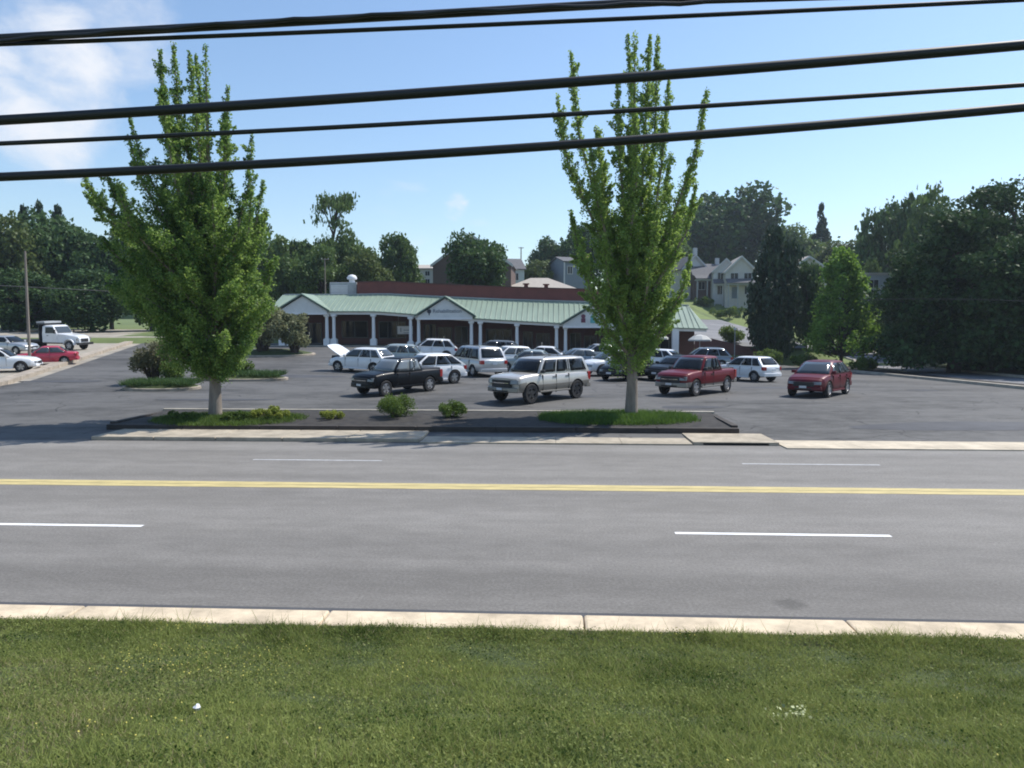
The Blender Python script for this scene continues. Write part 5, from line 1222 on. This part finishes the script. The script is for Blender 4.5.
house('pale_house', 'pale house with two small dark windows left of the brown gable', 419, 128, zed(287, 128), 0, 5.2, 7, 3.0, .8, 'gable_side', (M['offwhite'], M['paleshingle'], W_), [(1.5, 1.9, .7, .7), (1.5, .6, .7, .7)], None, None, GR)
house('teal_house', 'pale teal house with a grey roof right of the round dark tree', 508, 124, zed(290, 124), 12, 5.4, 7, 3.4, 1.8, 'gable_side', (M['teal'], M['shingle'], W_), [(-1.3, 1.6, .8, 1.1), (1.3, 1.6, .8, 1.1)], None, None, GR)
house('beige_house', 'low house with a broad beige hipped roof behind the parapet', 540, 112, zed(296, 112), 0, 10.6, 8, 1.0, 1.9, 'hip', (M['offwhite'], M['paleshingle'], W_), [(-2.5, .1, 1, .8), (2.5, .1, 1, .8)], None, None, GR)
h = house('blue_grey_house', 'narrow blue grey house with white corner boards behind the narrow street tree', 575, 130, zed(288, 130), 20, 4.2, 6, 4.4, .9, 'gable_side', (M['bluegrey'], M['shingle'], W_), [(-1, 2.4, .8, 1.2), (1, 2.4, .8, 1.2)], None, None, GR)
b = MB()
for x in (-2.05, 2.05): b.box(x - .1, x + .1, -.1, -.002, -1, 4.3)
b.build('corner_board', W_, h)
# grey cabinet under the shade tree
ux, uy = at(919, 72), 72; cb = thing('utility_cabinet', 'pale grey utility cabinet standing in the shade of the big trees', 'cabinet', (ux, uy, height(ux, uy) + .4))
b = MB(); b.box(-.6, .6, 0, .7, -.6, 1.35); bevel_mod(b.build('casing', M['pale_concrete'], cb), .03)
b = MB(); b.box(-.5, .5, -.03, -.002, .1, 1.2); d_ = b.build('door', M['grey'], cb); b = MB(); b.box(.36, .42, -.07, -.031, .55, .75); b.build('handle', M['blackplastic'], d_)

# ------------------------------------------------------------------ poles and cables
def pole(label, px, ytop, y, r0=.13, arm=True):
    x = at(px, y); z = height(x, y); H = zed(ytop, y) - z; o = thing('utility_pole', label, 'utility pole', (x, y, z)); b = MB(); b.lathe([(r0 * 1.2, -.3), (r0, H * .5), (r0 * .75, H)], 12); b.build('post', M['polewood'], o, 50)
    if arm:
        b = MB(); b.box(-.45, .45, -.05, .05, H - .22, H - .12); b.build('crossarm', M['polewood'], o)
        b = MB(); b.lathe([(.05, 0), (.06, .06), (.03, .12)], 8, 'z', (-.4, 0, H - .119)); b.lathe([(.05, 0), (.06, .06), (.03, .12)], 8, 'z', (.4, 0, H - .119)); b.build('insulator', M['grey'], o)
    return o
pole('bare wooden utility pole at the edge of the left yard', 28.5, 251, 50.5, .085, False)
pole('thin distant utility pole left of the beige hipped roof', 521, 247, 140, .12)
pole('leaning thin pole beside the tall tufted tree', 326, 258, 92, .08)
def cable(label, pts, rad, d0, d1, group='cables strung overhead', name='overhead_cable', ext=26, segs=28, wob=0):
    px = np.array([p[0] for p in pts], float); py = np.array([p[1] for p in pts], float); co = np.polyfit(px, py, 2 if len(pts) > 2 else 1)
    a, c = px[0], px[-1]; q = []
    for k in range(segs + 1):
        X = a + (c - a) * k / segs; Y = np.polyval(co, X); D = d0 + (d1 - d0) * (X - a) / (c - a)
        q.append(Vector((at(X, D), D, zed(Y, D))))
    if ext:
        d_ = (q[0] - q[2]).normalized(); e = (q[-1] - q[-3]).normalized(); q = [q[0] + d_ * ext + Vector((0, 0, ext * .01))] + q + [q[-1] + e * ext]
    cu = bpy.data.curves.new(name, 'CURVE'); cu.dimensions = '3D'; cu.bevel_depth = rad; cu.bevel_resolution = 3; s = cu.splines.new('POLY'); s.points.add(len(q) - 1)
    for i, p in enumerate(q): s.points[i].co = (p.x, p.y + wob * math.sin(i * 1.9), p.z + wob * math.cos(i * 1.9), 1)
    cu.materials.append(M['cable']); o = bpy.data.objects.new(name, cu); C.objects.link(o); return tag(o, label, 'cable', group)
cable('topmost thick overhead cable leaving the top edge near the middle', [(0, 39), (340, 19.5), (573, 6.5), (680, 0)], .024, 4.7, 4.4)
cable('thin cable wrapped close along the topmost thick cable', [(0, 41.5), (170, 29), (340, 17), (560, 7.5), (700, 2)], .012, 4.66, 4.34, wob=.006)
cable('thin overhead cable just below the topmost thick pair', [(0, 44.5), (170, 38.2), (340, 31.5), (680, 15.5), (1024, -1)], .013, 4.7, 4.5)
cable('thick overhead cable second from the top crossing both street trees', [(0, 121), (340, 98.5), (512, 86.5), (680, 74), (1024, 43.5)], .028, 4.5, 4.3)
cable('thin overhead cable between the two thick lower ones', [(0, 144), (340, 127), (680, 107.5), (1024, 84)], .0135, 4.6, 4.4)
cable('lowest thick overhead cable crossing both street trees', [(0, 177.5), (340, 159), (680, 137), (1024, 106)], .026, 4.6, 4.4)
cable('distant cable strung from the left utility pole toward the shops', [(-60, 282), (29, 287), (128, 292)], .03, 48.0, 66, 'distant service cables', 'service_cable', 0)
cable('distant cable sagging in front of the big shade trees', [(860, 300), (940, 299), (1040, 302)], .02, 48, 40, 'distant service cables', 'service_cable', 0)

# ------------------------------------------------------------------ camera, light, sky
sc = bpy.context.scene
cam = bpy.data.cameras.new('camera'); co = bpy.data.objects.new('camera', cam); C.objects.link(co)
cam.sensor_width = 36; cam.lens = F / 1024 * 36; cam.clip_start = .1; cam.clip_end = 3000
co.location = (0, 0, EYE); co.rotation_euler = (R(90) - PITCH, 0, 0); sc.camera = co
sd = Vector((math.sin(SUN_AZ) * math.cos(SUN_EL), math.cos(SUN_AZ) * math.cos(SUN_EL), math.sin(SUN_EL)))
sun = bpy.data.lights.new('sun', 'SUN'); sun.energy = 4.9; sun.angle = R(.55); sun.color = (1, .955, .89)
so = bpy.data.objects.new('sun', sun); C.objects.link(so); so.rotation_euler = (-sd).to_track_quat('-Z', 'Y').to_euler()
w = bpy.data.worlds.new('World'); sc.world = w; w.use_nodes = True; nt = w.node_tree; N = nt.nodes; L = nt.links
bg = N['Background']; bg.inputs['Strength'].default_value = .15
sky = N.new('ShaderNodeTexSky'); sky.sky_type = 'NISHITA'; sky.sun_disc = False; sky.sun_elevation = SUN_EL; sky.sun_rotation = SUN_AZ; sky.altitude = 100; sky.air_density = 1.2; sky.dust_density = .55; sky.ozone_density = 4.0
tc = N.new('ShaderNodeTexCoord')
def cloud(px, py, inner, outer, scale, thr, seed, sq=(1, 1, 1.6), wid=.46):
    y_ = 100; d_ = Vector((at(px, y_), y_, zed(py, y_) - EYE)).normalized()
    dot = N.new('ShaderNodeVectorMath'); dot.operation = 'DOT_PRODUCT'; dot.inputs[1].default_value = d_; nm = N.new('ShaderNodeVectorMath'); nm.operation = 'NORMALIZE'; L.new(tc.outputs['Generated'], nm.inputs[0]); L.new(nm.outputs[0], dot.inputs[0])
    mr = N.new('ShaderNodeMapRange'); mr.interpolation_type = 'SMOOTHSTEP'; mr.inputs['From Min'].default_value = math.cos(R(outer)); mr.inputs['From Max'].default_value = math.cos(R(inner)); L.new(dot.outputs['Value'], mr.inputs['Value'])
    mp = N.new('ShaderNodeMapping'); mp.inputs['Location'].default_value = (seed, seed * .37, 0); mp.inputs['Scale'].default_value = sq; L.new(nm.outputs[0], mp.inputs[0])
    nz = N.new('ShaderNodeTexNoise'); nz.inputs['Scale'].default_value = scale; nz.inputs['Detail'].default_value = 9; nz.inputs['Roughness'].default_value = .58; nz.inputs['Distortion'].default_value = .25; L.new(mp.outputs[0], nz.inputs['Vector'])
    ad = N.new('ShaderNodeMath'); ad.operation = 'MULTIPLY_ADD'; L.new(mr.outputs[0], ad.inputs[0]); ad.inputs[1].default_value = .62; L.new(nz.outputs['Fac'], ad.inputs[2])
    m2 = N.new('ShaderNodeMapRange'); m2.interpolation_type = 'SMOOTHSTEP'; m2.inputs['From Min'].default_value = thr; m2.inputs['From Max'].default_value = thr + wid; L.new(ad.outputs[0], m2.inputs['Value'])
    return m2.outputs[0]
def mx(a, c):
    n = N.new('ShaderNodeMath'); n.operation = 'MAXIMUM'; L.new(a, n.inputs[0]); L.new(c, n.inputs[1]); return n.outputs[0]
m_ = mx(mx(cloud(50, 80, .5, 9.5, 8.5, .88, 1.3, (1, 1, 1.5), .40), cloud(100, 5, 1, 8, 7, .98, 4.1)), mx(cloud(456, 207, .2, 1.9, 22, 1.0, 2.2), cloud(430, 225, 1, 9, 7, 1.06, 7.7, (1, 1, 3.5))))
mix = N.new('ShaderNodeMixRGB'); L.new(m_, mix.inputs[0]); L.new(sky.outputs[0], mix.inputs[1]); mix.inputs[2].default_value = (5.3, 5.5, 5.9, 1)
L.new(mix.outputs[0], bg.inputs['Color'])
sc.view_settings.view_transform = 'Standard'; sc.view_settings.look = 'None'; sc.view_settings.gamma = 1; sc.view_settings.use_curve_mapping = False; sc.view_settings.exposure = .2
sc.cycles.max_bounces = 6; sc.cycles.transparent_max_bounces = 8
sc.cycles.use_denoising = True; sc.cycles.filter_width = 1.9

# the summer air between here and the hill
hz = bpy.data.materials.new('summer_haze'); hz.use_nodes = True; nt = hz.node_tree
for n in list(nt.nodes):
    if n.type == 'BSDF_PRINCIPLED': nt.nodes.remove(n)
pv = nt.nodes.new('ShaderNodeVolumePrincipled'); pv.inputs['Color'].default_value = (.74, .86, 1.0, 1); pv.inputs['Density'].default_value = HAZE; pv.inputs['Anisotropy'].default_value = .35
nt.links.new(pv.outputs[0], nt.nodes['Material Output'].inputs['Volume'])
b = MB(); b.box(-450, 450, -80, 420, -4, 60); tag(b.build('haze', hz), 'thin summer haze over the whole scene', 'haze', kind='stuff')
# turn lettering and cables into plain meshes
dg = bpy.context.evaluated_depsgraph_get()
for o in [q for q in C.objects if q.type in ('FONT', 'CURVE')]:
    me = bpy.data.meshes.new_from_object(o.evaluated_get(dg)); nm = o.name
    n_ = bpy.data.objects.new('x', me); C.objects.link(n_); n_.parent = o.parent; n_.location = o.location; n_.rotation_euler = o.rotation_euler
    for k in ('label', 'category', 'group'):
        if k in o: n_[k] = o[k]
    if not me.materials: me.materials.append(o.data.materials[0])
    bpy.data.objects.remove(o); n_.name = nm
